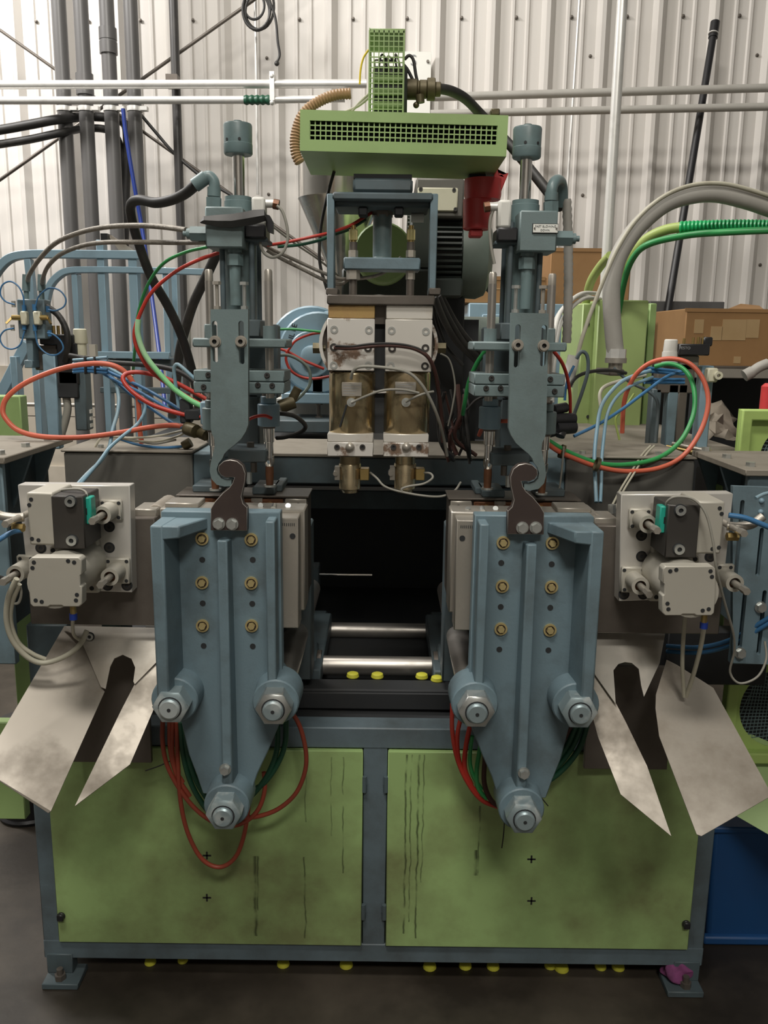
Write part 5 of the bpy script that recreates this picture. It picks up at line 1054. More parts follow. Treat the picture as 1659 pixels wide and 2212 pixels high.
b = B(); b.pb(1500, 1740, 795, 818, 3.5, 3.54); b.build('front_beam', M['steel'], sh, .003)
b = B(); b.pb(1490, 1740, 792, 797, 3.5, 4.2); b.build('deck', M['steeldk'], sh)
b = B(); b.pb(1470, 1800, 818, 1010, 3.95, 4.0); b.build('back_sheet', M['dark'], sh)
for x in (1500, 1735):
    p_ = P(x, 900, 3.6); b = B(); b.box(p_.x-.02, p_.x+.02, 3.58, 3.62, 0, P(x, 795, 3.6).z); b.build('shelf_leg', M['dark'], sh)
tc_ = T('tall_cabinet', 'tall lime green control cabinet behind the grey conduits', 'cabinet', P(1320, 960, 3.0))
b = B(); b.pb(1282, 1388, 648, 1050, 3.0, 3.45); b.build('body', M['cabgreen'], tc_, .004)
b = B(); b.pb(1248, 1282, 655, 1050, 3.05, 3.4); b.build('side_box', M['cabgreen'], tc_, .004)
b = B(); b.pb(1392, 1407, 655, 1000, 3.1, 3.4); b.build('door_edge', M['green'], tc_, .003)
b = B(); b.pb(1290, 1386, 930, 936, 2.995, 3.0); b.build('seam', M['green'], tc_)
for y in (700, 900):
    p_ = P(1270, y, 3.05); b = B(); b.cyl((p_.x, 3.05, p_.z), (p_.x, 3.045, p_.z), .006, 8); b.build('cabinet_screw', M['dark'], tc_)
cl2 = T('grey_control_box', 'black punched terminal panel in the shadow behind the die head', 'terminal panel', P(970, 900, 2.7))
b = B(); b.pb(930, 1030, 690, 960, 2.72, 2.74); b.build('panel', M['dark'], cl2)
b = B()
for j in range(4):
    for i in range(9): x, y = 956+i*4.6, 812+j*6; b.pb(x, x+3, y, y+3.5, 2.717, 2.72)
for i in range(13): b.pb(930+i*4.6 if i < 4 else 938+i*4.6, 933+i*4.6 if i < 4 else 941+i*4.6, 836, 841, 2.717, 2.72)
for i in range(6): b.pb(986, 991, 762+i*9, 767+i*9, 2.717, 2.72)
ht = b.build('terminal_holes', M['alucast'], cl2); ht['kind'] = 'stuff'
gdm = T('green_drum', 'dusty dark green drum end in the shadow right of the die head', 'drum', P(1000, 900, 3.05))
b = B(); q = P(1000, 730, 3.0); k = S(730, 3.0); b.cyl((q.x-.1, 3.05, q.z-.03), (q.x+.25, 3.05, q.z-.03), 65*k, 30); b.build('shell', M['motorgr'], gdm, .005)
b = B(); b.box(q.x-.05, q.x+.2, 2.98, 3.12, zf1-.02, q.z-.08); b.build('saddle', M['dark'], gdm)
# clutter on the right deck
b = B(); rg = random.Random(8); n_ = 8; vv = []
for j in range(n_):
    for i in range(n_):
        p_ = P(1505+i*12, 960-j*9-25*math.sin(math.pi*i/7), 2.75+.03*j); vv.append(p_+Vector((rg.uniform(-.015, .015), rg.uniform(-.02, .02), rg.uniform(-.015, .015))))
ff = [(j*n_+i, j*n_+i+1, (j+1)*n_+i+1, (j+1)*n_+i) for j in range(n_-1) for i in range(n_-1)]
b.add(vv, ff); o = b.build('crumpled_paper', M['paper']); o.modifiers.new('t', 'SOLIDIFY').thickness = .003; tag(o, 'crumpled grey paper heap on the right deck', 'paper')
for i, (x0, y0, x1, y1, mt, lb) in enumerate(((1440, 965, 1500, 978, 'brass', 'brass rod lying on the right deck, nearest the red hose'), (1452, 958, 1530, 975, 'steel', 'steel rod lying on the right deck behind the brass one'), (1520, 972, 1560, 985, 'brass', 'short brass rod at the end of the right deck'))):
    b = B(); b.cyl(P(x0, y0, 2.35), P(x1, y1, 2.3), .006, 10); tag(b.build('metal_rod', M[mt]), lb, 'rod', 'rods lying on the right deck')
b = B(); b.tube(smooth([P(1659, 785, 2.9), P(1640, 793, 2.9), P(1625, 803, 2.9), P(1612, 810, 2.9)], 5), .017, 12); b.cyl(P(1625, 803, 2.9), P(1608, 812, 2.9), .020, 12); tag(b.build('hose_end', M['conduit']), 'open brown hose end pointing left at the right edge', 'hose')
b = B(); b.lathe(P(1660, 895, 2.8), (0, 0, 1), [(0, .03), (.09, .03), (.10, .02)], 16); tag(b.build('red_bottle', M['redcap']), 'red bottle at the right edge above the lime fan guard', 'bottle')
# ================================================================== hoses, tubes and cables
def hose(label, mt, w, pts, name='air_hose', cat='hose', group=None, n=10, rib=0, k=6):
    q = [P(*p) for p in pts]; r = w/2*S(pts[0][1], pts[0][2]); b = B(); b.tube(smooth(q, k), r, n, rib); return tag(b.build(name, M[mt]), label, cat, group)
def Z(Y, *xy): return [(x, y, Y) for x, y in xy]
def ZZ(Y0, Y1, *xy): n = len(xy)-1; return [(x, y, Y0+(Y1-Y0)*i/n) for i, (x, y) in enumerate(xy)]
GL = 'hoses around the left blow pin unit'; GR = 'hoses around the right blow pin unit'; GC = 'cables at the die head'
# ---- left
hose('coral red hose making the widest loop at the left edge', 'coral', 11.5, ZZ(2.02, 2.12, (412, 926), (380, 919), (330, 922), (250, 936), (170, 945), (90, 943), (40, 930), (13, 905), (6, 884), (16, 858), (50, 830), (100, 807), (150, 792), (205, 785), (246, 790), (274, 808), (293, 840), (300, 880), (302, 925), (306, 958)), group=GL)
hose('bright red hose making a smaller loop beside the left hook arm', 'red', 10, ZZ(1.98, 2.06, (470, 901), (410, 898), (340, 879), (298, 856), (272, 832), (266, 815), (280, 805), (315, 806), (370, 822), (452, 866)), group=GL)
hose('dark green hose dropping straight from the left valve block', 'grn', 7.5, ZZ(1.97, 2.2, (455, 532), (400, 545), (352, 570), (318, 618), (298, 680), (294, 730), (290, 770), (287, 808)), group=GL)
hose('red hose curving from the left cylinder down to its manifold', 'red', 8.5, ZZ(1.98, 2.02, (475, 545), (420, 565), (370, 593), (325, 635), (298, 690), (290, 726), (300, 762), (325, 800), (365, 832), (405, 857), (455, 884)), group=GL)
hose('pale green hose beside the red one at left', 'grnlt', 12, ZZ(1.99, 1.99, (299, 690), (298, 722), (312, 764), (340, 802), (376, 840), (410, 864), (440, 880)), group=GL)
hose('thick black hydraulic hose from the left elbow fitting', 'black', 23, ZZ(1.90, 2.25, (428, 395), (400, 418), (370, 432), (335, 438), (302, 432), (284, 440), (283, 465), (296, 515), (325, 595), (362, 660), (390, 720), (412, 790), (425, 850), (430, 900)), 'hydraulic_hose', group=GL, n=14)
hose('thick brown black hose slanting down behind the left cylinder', 'black', 22, ZZ(2.3, 2.5, (472, 540), (445, 598), (418, 655), (402, 705), (388, 760), (380, 830), (372, 900)), 'hydraulic_hose', group=GL, n=14)
hose('pale blue tube bent sharply beside the left hook arm', 'blult', 8, ZZ(1.97, 2.0, (462, 850), (425, 822), (395, 795), (382, 787), (376, 797), (378, 820), (382, 850), (386, 880)), 'air_tube', group=GL)
hose('long black wire sleeve behind the left tubes', 'black', 11, ZZ(2.2, 2.1, (150, 768), (230, 782), (330, 790), (390, 805), (430, 835), (450, 860)), group=GL)
for i, (mt, xy, lb) in enumerate((('blu', ((210, 792), (258, 814), (310, 838), (352, 862), (405, 895)), 'blue tube running right to the left manifold, upper of three'), ('blu', ((195, 790), (250, 822), (300, 846), (345, 872), (400, 905)), 'blue tube running right to the left manifold, middle of three'), ('blu', ((225, 800), (280, 850), (330, 885), (375, 915), (410, 930)), 'blue tube running right to the left manifold, lowest of three'))):
    hose(lb, mt, 7, ZZ(2.16, 2.0, *xy), 'air_tube', group=GL)
hose('light blue tube hanging from the left valve bank, nearer the post', 'blult', 8, ZZ(2.16, 1.95, (215, 800), (245, 822), (256, 855), (254, 890), (243, 930), (236, 965), (218, 995), (190, 1022), (166, 1048)), 'air_tube', group=GL)
hose('light blue tube hanging from the left valve bank, farther right', 'blult', 7, ZZ(2.16, 1.93, (235, 795), (280, 822), (308, 858), (313, 885), (298, 915), (265, 942), (236, 968), (212, 1000), (172, 1048)), 'air_tube', group=GL)
for i, (y0, y1, lb) in enumerate(((776, 772, 'blue tube in the tied bundle at left, topmost'), (784, 780, 'blue tube in the tied bundle at left, second'), (796, 799, 'blue tube in the tied bundle at left, third'), (802, 806, 'blue tube in the tied bundle at left, lowest'))):
    hose(lb, 'blult' if i < 2 else 'blu', 6.5, ZZ(2.14, 2.12, (158, y0+2), (185, y0), (232, y1)), 'air_tube', group='tied blue tubes at left')
for i, x in enumerate((187, 208)):
    q = P(x, 786, 2.13); b = B(); b.box(q.x-.002, q.x+.002, 2.115, 2.15, P(x, 808, 2.13).z, P(x, 770, 2.13).z); tag(b.build('cable_tie', M['ink'], None, .001), ('left', 'right')[i]+' dark tie around the blue tube bundle', 'cable tie')
for i, (mt, w, xy, lb) in enumerate((('cream', 5, ((205, 965), (225, 944), (285, 946), (345, 941), (395, 930)), 'cream cable lying on the left housing, rear'), ('cream', 5, ((240, 942), (290, 952), (340, 953), (385, 942), (405, 930)), 'cream cable lying on the left housing, middle'), ('grey', 5, ((270, 945), (330, 958), (380, 950)), 'grey cable lying on the left housing'), ('blu', 6, ((255, 947), (300, 961), (350, 967), (398, 964)), 'blue tube lying on the left housing'))):
    hose(lb, mt, w, ZZ(2.10, 2.08, *xy), 'cable', 'cable', group='cables on the left housing')
b = B(); b.cyl(P(396, 964, 2.08), P(412, 955, 2.08), .012, 12); tag(b.build('cable_plug', M['gland']), 'brown plug at the end of the blue tube on the left housing', 'plug')
hose('upper braided hose from the left block to the air manifold', 'braid', 12, ZZ(1.87, 2.36, (402, 497), (350, 490), (290, 487), (225, 491), (170, 503), (120, 525), (85, 560), (64, 592), (60, 606)), 'braided_hose', group='braided hoses', n=12)
hose('lower braided hose from the left block to the air manifold', 'braid', 11, ZZ(1.87, 2.36, (446, 523), (380, 524), (300, 523), (220, 524), (170, 533), (130, 550), (104, 575), (93, 600), (91, 612)), 'braided_hose', group='braided hoses', n=12)
for xy, lb in ((((52, 662), (50, 640), (40, 619), (22, 608), (5, 616), (1, 636), (12, 651), (32, 658)), 'thin blue tube loop at the upper left of the manifold'), (((76, 664), (84, 640), (105, 623), (128, 627), (142, 645), (138, 662), (120, 671), (104, 669)), 'thin blue tube loop at the upper right of the manifold'), (((30, 709), (10, 714), (0, 730), (8, 748), (26, 754), (44, 744), (53, 715)), 'thin blue tube loop at the lower left of the manifold'), (((76, 715), (82, 744), (100, 763), (120, 767), (136, 755), (132, 738), (116, 723), (102, 719)), 'thin blue tube loop at the lower right of the manifold')):
    hose(lb, 'blu', 3.6, Z(2.32, *xy), 'tube_loop', 'tube', 'tube loops at the manifold', 8)
hose('grey cable hanging in a loop from the left connector', 'grey', 6.5, Z(1.88, (598, 444), (610, 457), (620, 490), (621, 520), (610, 546), (590, 556), (572, 548), (563, 530), (564, 512)), 'cable', 'cable', n=8)
hf = T('hose_coupling', 'brown brass hose coupling beside the left hook arm', 'coupling', P(430, 935, 1.98))
for (x0, y0, x1, y1, r_, mt) in ((404, 925, 424, 932, .016, 'gland'), (424, 931, 446, 941, .013, 'gland'), (444, 938, 458, 950, .011, 'chrome')):
    b = B(); b.cyl(P(x0, y0, 1.99), P(x1, y1, 1.97), r_, 10); b.build('segment', M[mt], hf)
lf = T('left_side_manifold', 'small blue fitting block at the end of the red and green hoses', 'fitting block', P(445, 900, 1.95))
b = B(); b.pb(432, 462, 868, 918, 1.93, 1.99); b.build('block', M['blue2'], lf, .003)
b = B(); b.pb(388, 410, 862, 915, 1.99, 2.03).pb(398, 432, 885, 908, 1.98, 2.02); b.build('valve', M['dark'], lf, .003)
# ---- centre, left of the die
hose('red hose running from the left unit up into the yoke', 'red', 7, ZZ(1.98, 2.1, (578, 530), (620, 523), (690, 508), (715, 502), (755, 488), (790, 467), (806, 458)), group=GC)
hose('dark green hose below the red one towards the yoke', 'grndk', 7, ZZ(1.99, 2.1, (600, 533), (645, 529), (690, 519), (715, 509), (755, 495), (790, 474)), group=GC)
hose('silver braided cable from the left unit to the yoke, upper', 'braid', 8, ZZ(1.98, 2.15, (566, 527), (590, 540), (640, 563), (695, 588), (735, 602), (790, 600), (830, 588), (866, 556)), 'braided_cable', 'cable', GC)
hose('silver braided cable from the left unit to the yoke, lower', 'braid', 8, ZZ(1.99, 2.12, (575, 540), (610, 560), (660, 585), (705, 607), (735, 614), (752, 604)), 'braided_cable', 'cable', GC)
hose('thin grey cable slanting behind the braided cables', 'grey', 5, ZZ(2.1, 2.3, (590, 490), (640, 528), (690, 562), (745, 608)), 'cable', 'cable', GC)
hose('dark cable hanging from the green guard past the yoke', 'black', 7, ZZ(2.2, 2.2, (722, 370), (708, 420), (695, 480), (690, 530), (692, 575), (706, 625)), 'cable', 'cable', GC)
hose('light green tube crossing in front of the gearbox', 'grn', 5.5, Z(2.15, (590, 712), (630, 711), (665, 714), (705, 718)), 'air_tube', group=GC)
hose('red tube arching over the gearbox cover', 'red', 5.5, Z(2.16, (705, 718), (672, 722), (640, 735), (626, 752), (620, 760)), 'air_tube', group=GC)
hose('red tube sloping across the gearbox cover', 'red', 6, Z(2.17, (590, 750), (620, 759), (655, 778), (700, 797)), 'air_tube', group=GC)
hose('red tube looping below the gearbox cover', 'red', 6, Z(2.16, (620, 760), (618, 778), (628, 800), (650, 814), (678, 818), (712, 813)), 'air_tube', group=GC)
hose('grey green tube looping right of the left pins', 'motorgr', 7, Z(2.10, (585, 771), (620, 767), (650, 780), (668, 800), (669, 830), (655, 850), (638, 866)), 'air_tube', group=GC)
b = B(); b.cyl(P(644, 838, 2.05), P(626, 872, 2.05), .011, 10).cyl(P(635, 868, 2.05), P(604, 880, 2.04), .016, 12); tag(b.build('tee_fitting', M['gland']), 'dark brown tee fitting right of the left pin collar', 'fitting')
hose('black ribbed hose curling under the tee fitting', 'black', 10, ZZ(1.92, 2.05, (584, 892), (628, 896), (650, 908), (660, 922), (648, 934), (618, 944), (598, 946)), 'ribbed_hose', group=GC)
hose('red tube across the left blue pin collar', 'red', 7, Z(1.865, (532, 908), (552, 900), (572, 898), (588, 904)), 'air_tube', group=GC)
# ---- die wiring
hose('brown wire bundle tied across both steel blocks', 'copperw', 9, [(722, 751, 1.985), (760, 752, 1.975), (800, 748, 1.975), (830, 746, 1.975), (870, 748, 1.975), (900, 755, 1.975), (925, 772, 1.98), (940, 805, 2.0), (948, 850, 2.03), (954, 900, 2.06), (957, 955, 2.08)], 'wire_bundle', 'cable', GC)
hose('second dark wire running along the brown bundle', 'black', 5, [(724, 747, 1.98), (760, 748, 1.972), (800, 743, 1.972), (845, 742, 1.972), (885, 747, 1.972), (915, 760, 1.975), (936, 790, 1.99), (950, 830, 2.02)], 'wire', 'cable', GC)
hose('grey heater cable arching over both brass bands', 'grey', 7, [(758, 818, 1.985), (763, 802, 1.975), (780, 792, 1.97), (830, 794, 1.97), (880, 804, 1.97), (910, 830, 1.97), (932, 868, 1.98), (948, 908, 2.0), (958, 945, 2.03), (966, 985, 2.05)], 'heater_cable', 'cable', GC)
hose('thin grey lead from the left brass band', 'grey', 5.5, [(759, 870, 1.985), (790, 856, 1.97), (828, 843, 1.96), (870, 842, 1.96), (905, 849, 1.97)], 'heater_lead', 'cable', GC)
hose('thin grey lead from the right brass band', 'grey', 5.5, [(877, 868, 1.985), (898, 857, 1.97), (920, 849, 1.975), (936, 846, 1.99)], 'heater_lead', 'cable', GC)
hose('grey lead hanging from the left nozzle heater', 'grey', 5, [(800, 1021, 2.03), (815, 1034, 2.01), (830, 1050, 2.0), (860, 1061, 2.0), (915, 1071, 2.0), (955, 1072, 2.01), (982, 1060, 2.03), (995, 1042, 2.06)], 'nozzle_lead', 'cable', GC)
hose('grey lead curling under the right nozzle heater', 'grey', 5, [(914, 1021, 2.03), (930, 1023, 2.01), (934, 1033, 2.0), (915, 1045, 2.0), (885, 1050, 2.0), (868, 1056, 2.0), (870, 1064, 2.0)], 'nozzle_lead', 'cable', GC)
hose('pale wire arching right of the steel blocks', 'grey', 4, ZZ(2.05, 2.1, (952, 764), (968, 774), (978, 800), (983, 840), (976, 885), (968, 920)), 'wire', 'cable', GC)
DT = ['nearest the steel blocks', 'second from the steel blocks', 'third from the steel blocks', 'farthest from the steel blocks']
for i, xy in enumerate((((938, 640), (958, 690), (985, 735), (1030, 780)), ((946, 640), (972, 695), (1005, 745), (1050, 785)), ((955, 645), (985, 700), (1020, 745), (1060, 775)), ((934, 650), (945, 700), (965, 750), (1000, 790)))):
    hose('thick black cable falling from the motor, '+DT[(3, 1, 2, 0)[0] if i == 3 else i] if i != 3 else 'thin black cable falling from the motor behind the thick ones', 'black', 15 if i < 3 else 8, ZZ(2.35+.05*i, 2.5, *xy), 'motor_cable', 'cable', 'black motor cables')
rg = random.Random(11)
tg = T('cable_tangle', 'tangle of dusty dark cables hanging right of the nozzles', 'cables', P(985, 1000, 2.15))
for i in range(13):
    x0 = 945+i*5.5; pts = [(x0+rg.uniform(-8, 8), 850+rg.uniform(-20, 40), 2.16), (x0+rg.uniform(-16, 16), 900+rg.uniform(-20, 20), 2.12+rg.uniform(0, .06)), (x0+rg.uniform(-22, 22), 945+rg.uniform(-15, 15), 2.12+rg.uniform(0, .08)), (x0+15+rg.uniform(-18, 25), 985+rg.uniform(-15, 20), 2.16)]
    b = B(); b.tube(smooth([P(*p) for p in pts], 6), rg.choice((.0035, .005, .0065)), 7); b.build('strand', M[rg.choice(('black', 'black', 'pvc', 'copperw'))], tg)
hose('bright green hose dropping left of the right blow pin unit', 'grn', 10, ZZ(2.02, 2.12, (1050, 756), (1030, 785), (1013, 825), (1004, 870), (1000, 895)), group=GR)
hose('orange red hose curling left of the right hook arm', 'coral', 9.5, ZZ(1.88, 2.0, (1108, 909), (1070, 911), (1045, 921), (1035, 940)), group=GR)
hose('black cable arching over the right blue pin collar', 'black', 6, Z(1.98, (1008, 885), (1030, 863), (1060, 853), (1085, 854), (1110, 866)), 'cable', 'cable', GR)
# ---- top of the machine
def dense(pts, n):
    q = smooth([Vector((x, y, 0)) for x, y in pts], 40); L_ = [0]
    for i in range(1, len(q)): L_.append(L_[-1]+(q[i]-q[i-1]).length)
    out = []; j = 0
    for i in range(n+1):
        t = L_[-1]*i/n
        while j < len(q)-2 and L_[j+1] < t: j += 1
        u = (t-L_[j])/max(1e-6, L_[j+1]-L_[j]); w_ = q[j].lerp(q[j+1], u); out.append((w_.x, w_.y))
    return out
hose('tan ribbed hose behind the left end of the belt guard', 'tan', 22, Z(2.33, *dense([(758, 202), (725, 205), (695, 216), (668, 233), (650, 255), (640, 285), (637, 310), (640, 335), (648, 352)], 70)), 'ribbed_hose', rib=.10, k=1, n=14)
hose('yellow wire beside the mesh guard', 'yelwire', 4.5, Z(2.06, (796, 108), (785, 125), (779, 150), (777, 182)), 'wire', 'cable')
for i, (xy, lb) in enumerate(((((760, 240), (780, 218), (800, 200)), 'grey cable climbing left of the mesh guard, upper'), (((745, 242), (775, 228), (800, 208)), 'grey cable climbing left of the mesh guard, lower'))):
    hose(lb, 'cream', 6, Z(2.12, *xy), 'cable', 'cable')
cg = T('cable_gland', 'olive brown cable gland stack right of the mesh guard', 'cable gland', P(910, 220, 2.08))
for x0, x1, r_ in ((876, 901, 21), (901, 906, 18), (906, 922, 19), (922, 940, 23), (940, 952, 15)):
    q0, q1 = P(x0, 193, 2.08), P(x1, 194, 2.08); k_ = S(193, 2.08); b = B(); b.cyl(q0, (q1.x, 2.08, q0.z), r_*k_, 16); b.build('segment', M['gland'], cg, .0015)
b = B(); b.ball(P(899, 227, 2.06), .007, 10, 6).cyl(P(907, 205, 2.06), P(908, 222, 2.06), .010, 10); b.build('clamp_screw', M['gland'], cg)
for i, xy in enumerate((((874, 128), (884, 120), (893, 130), (898, 160), (903, 182)), ((872, 140), (880, 150), (888, 165), (896, 182)))):
    hose(('outer', 'inner')[i]+' dark lead bending into the cable gland', 'black', 7, Z(2.08, *xy), 'gland_lead', 'cable')
hose('thick black cable from the gland to the right elbow', 'black', 22, [(946, 191, 2.1), (975, 197, 2.12), (1005, 213, 2.15), (1035, 243, 2.2), (1070, 280, 2.2), (1110, 323, 2.16), (1150, 372, 2.1), (1190, 422, 2.03), (1212, 448, 2.0)], 'power_cable', 'cable', n=14)
hose('dark cable going down right behind the motor', 'black', 12, ZZ(2.7, 2.9, (1010, 590), (1035, 608), (1062, 632)), 'cable', 'cable')
lbox('box_clasp', 'small dark latch on top of the belt guard right end', 'latch', 'gland', 1060, 1080, 234, 248, 2.05, 2.08, .002)
# ---- right
hose('grey corrugated tube running down the right cylinder', 'conduit', 20, ZZ(1.98, 2.0, *[(1224+4*math.sin(i/42*math.pi), 430+i*7.4) for i in range(43)]), 'corrugated_tube', group=GR, rib=.07, k=1, n=14)
hose('grey cable hanging from the right connector', 'grey', 7, Z(1.89, (1086, 442), (1070, 447), (1060, 470), (1058, 500), (1062, 540), (1068, 570)), 'cable', 'cable', GR)
b = B(); b.tube([P(1076+i*.12+4*math.cos(i*.9), 447+i*.34, 1.93+.006*math.sin(i*.9)) for i in range(80)], .0016, 6); tag(b.build('coil_spring', M['blackpl']), 'small black coil spring beside the right connector', 'spring')
hose('thick grey conduit arching over the right side', 'conduit', 37, ZZ(2.6, 2.6, (1330, 770), (1325, 720), (1321, 660), (1322, 610), (1334, 560), (1362, 510), (1400, 468), (1445, 436), (1500, 420), (1550, 418), (1605, 430), (1660, 448), (1740, 480), (1900, 560)), 'arched_conduit', 'conduit', n=20)
cf = T('conduit_connector', 'galvanised conduit connector below the thick grey conduit', 'connector', P(1330, 800, 2.6))
q = P(1330, 780, 2.6); k_ = S(780, 2.6); zz_ = lambda y: P(1330, y, 2.6).z
b = B(); b.cyl((q.x, 2.6, zz_(774)), (q.x, 2.6, zz_(754)), 22*k_, 8); b.build('upper_nut', M['galv'], cf)
b = B(); b.cyl((q.x, 2.6, zz_(784)), (q.x, 2.6, zz_(773)), 23*k_, 16).cyl((q.x, 2.6, zz_(800)), (q.x, 2.6, zz_(784)), 15*k_, 16); b.build('body', M['steel'], cf)
b = B(); b.pb(1316, 1350, 798, 812, 2.58, 2.75); b.build('elbow', M['steeldk'], cf, .004)
hose('cream cable riding on top of the thick grey conduit', 'cream', 9, ZZ(2.57, 2.57, (1245, 780), (1256, 735), (1273, 685), (1292, 635), (1312, 585), (1338, 530), (1375, 475), (1425, 430), (1480, 404), (1540, 396), (1605, 406), (1720, 446), (1880, 520)), 'cable', 'cable')
hose('lime tube curving up left of the riser conduit', 'limegr', 18, ZZ(3.1, 2.9, (1264, 662), (1275, 612), (1297, 575), (1318, 552)), 'lime_tube', 'tube', n=14)
hose('lime tube curving out of the bright green corrugated conduit', 'limegr', 20, ZZ(3.0, 2.75, (1330, 672), (1336, 625), (1352, 580), (1370, 545), (1400, 514), (1440, 496), (1490, 489)), 'lime_tube', 'tube', n=14)
hose('bright green corrugated conduit at the right edge', 'cgreen', 25, ZZ(2.74, 2.5, *[(1468+i*4.2, 491-3*math.sin(i/60*3)) for i in range(110)]), 'green_conduit', 'conduit', rib=.09, k=1, n=14)
hose('plain green hose under the green corrugated conduit', 'grn', 13, ZZ(3.0, 2.5, (1336, 676), (1348, 610), (1366, 560), (1400, 528), (1480, 509), (1560, 502), (1720, 496), (1920, 496)), group='green hoses at right')
for i, xy in enumerate((((1188, 860), (1190, 780), (1204, 690), (1228, 655), (1258, 634), (1292, 634)), ((1192, 870), (1196, 790), (1206, 715), (1228, 672), (1262, 645), (1297, 646)), ((1184, 850), (1188, 760), (1200, 695), (1222, 660), (1250, 640), (1284, 644)))):
    hose(('uppermost', 'lowest', 'middle')[i]+' white cable bending over beside the tall green cabinet', 'white', 11, [(x, y, (2.12, 2.15, 2.3, 2.45, 2.7, 3.06)[n_]) for n_, (x, y) in enumerate(xy)], 'white_cable', 'cable', 'white cables at the green cabinet')
b = B(); b.cyl(P(1224, 835, 2.2), P(1240, 768, 2.2), .0155, 16); tag(b.build('cable_sleeve', M['white']), 'cream plastic sleeve with cables beside the right unit', 'sleeve')
hose('coral red hose making the wide loop at right', 'coral', 11, ZZ(1.95, 2.2, (1178, 955), (1205, 974), (1240, 990), (1290, 1008), (1350, 1018), (1420, 1012), (1475, 985), (1514, 930), (1530, 870), (1519, 820), (1490, 786), (1452, 775), (1412, 781), (1382, 800), (1362, 828), (1348, 870), (1344, 935)), group=GR)
hose('green hose making a loop inside the coral red one', 'grn', 11, ZZ(1.96, 2.2, (1184, 952), (1230, 978), (1290, 1000), (1350, 1004), (1420, 990), (1468, 955), (1495, 905), (1501, 860), (1494, 822), (1475, 796), (1445, 786), (1415, 792)), group=GR)
for x, y in ((1214, 974), (1290, 1002)):
    b = B(); q = P(x, y, 1.975); b.ann(q-Vector((.004, 0, 0)), (1, 0, -.35), .0125, .0165, .008, 14); tag(b.build('hose_tie', M['gland']), ('left' if x < 1250 else 'right')+' brown tie around the red and green hoses', 'cable tie')
for i, (y0, y1, lb) in enumerate(((794, 803, 'dark blue tube in the right bundle, topmost'), (801, 808, 'dark blue tube in the right bundle, second'), (820, 820, 'dark blue tube in the right bundle, third'), (826, 827, 'dark blue tube in the right bundle, lowest'))):
    hose(lb, 'blu', 7, ZZ(2.2, 2.24, (1392, y0), (1430, (y0+y1)/2), (1478, y1)), 'air_tube', group='blue tube bundle at right')
hose('long blue tube slanting down left from the right bundle', 'blu', 7, ZZ(2.2, 2.05, (1482, 800), (1440, 814), (1392, 848), (1345, 883), (1295, 915), (1240, 942)), 'air_tube', group=GR)
hose('blue grey tube arching right of the tall cabinet foot', 'bluedk', 7, ZZ(2.3, 2.25, (1325, 795), (1362, 826), (1400, 845), (1420, 868), (1420, 910), (1416, 955)), 'air_tube', group=GR)
hose('black cable leaving the cream sleeve to the right', 'black', 8, ZZ(2.15, 2.3, (1228, 838), (1245, 815), (1275, 803), (1320, 800), (1352, 806)), 'cable', 'cable', GR)
hose('dark blue tube looping beside the cream sleeve', 'bluedk', 8, Z(2.12, (1240, 895), (1258, 845), (1270, 800), (1268, 768), (1256, 760), (1245, 775)), 'air_tube', group=GR)
hose('red tube beside the right hook arm', 'red', 8, ZZ(1.9, 2.02, (1190, 752), (1212, 780), (1224, 810), (1231, 850), (1232, 892)), 'air_tube', group=GR)
hose('blue tube beside the red one at the right unit', 'blu', 6, Z(2.0, (1240, 790), (1228, 815), (1222, 840), (1220, 865)), 'air_tube', group=GR)
hose('pale tube falling straight, left of the two at right', 'blult', 8, ZZ(2.2, 1.95, (1405, 800), (1350, 820), (1318, 848), (1298, 880), (1290, 925), (1284, 985), (1286, 1040), (1288, 1085)), 'air_tube', group=GR)
hose('pale tube falling straight, right of the two at right', 'blult', 7, ZZ(2.2, 1.95, (1410, 815), (1360, 835), (1330, 860), (1312, 895), (1305, 940), (1300, 990), (1299, 1040), (1297, 1085)), 'air_tube', group=GR)
hose('cream tube arching above the two pale tubes', 'cream', 8, ZZ(2.25, 2.3, (1298, 880), (1296, 850), (1310, 833), (1350, 820), (1395, 810)), 'air_tube', group=GR)
hose('lime green tube hanging below the right bundle', 'limegr', 5, ZZ(2.3, 2.3, (1370, 850), (1350, 880), (1330, 905), (1338, 950)), 'air_tube', group=GR)
for i, d in enumerate((0, 8)):
    hose(('left', 'right')[i]+' strand of the cream cable pair over the right housing', 'cream', 4.5, ZZ(2.12, 1.9, (1405+d, 963), (1385+d, 985), (1362+d, 1022), (1340+d, 1058), (1318+d*1.2, 1100)), 'cable', 'cable', GR)
b = B(); b.cyl(P(1322, 1108, 1.88), P(1322, 1090, 1.88), .009, 8); tag(b.build('steel_ferrule', M['zinc']), 'small zinc ferrule at the end of the cream cable pair', 'ferrule')
hose('thin white cable hanging right of the right hook', 'grey', 4.5, ZZ(1.95, 1.98, (1218, 965), (1214, 1010), (1210, 1045), (1205, 1076)), 'cable', 'cable', GR)
rf = T('black_fitting', 'black push fitting cluster right of the right hook arm', 'fitting', P(1210, 920, 2.0))
for (x0, y0, x1, y1, r_) in ((1195, 885, 1222, 880, .012), (1196, 905, 1240, 905, .014), (1200, 925, 1240, 922, .016), (1208, 942, 1225, 900, .013), (1185, 935, 1215, 928, .012)):
    b = B(); b.cyl(P(x0, y0, 1.99), P(x1, y1, 2.01), r_, 12); b.build('segment', M['blackpl'], rf)
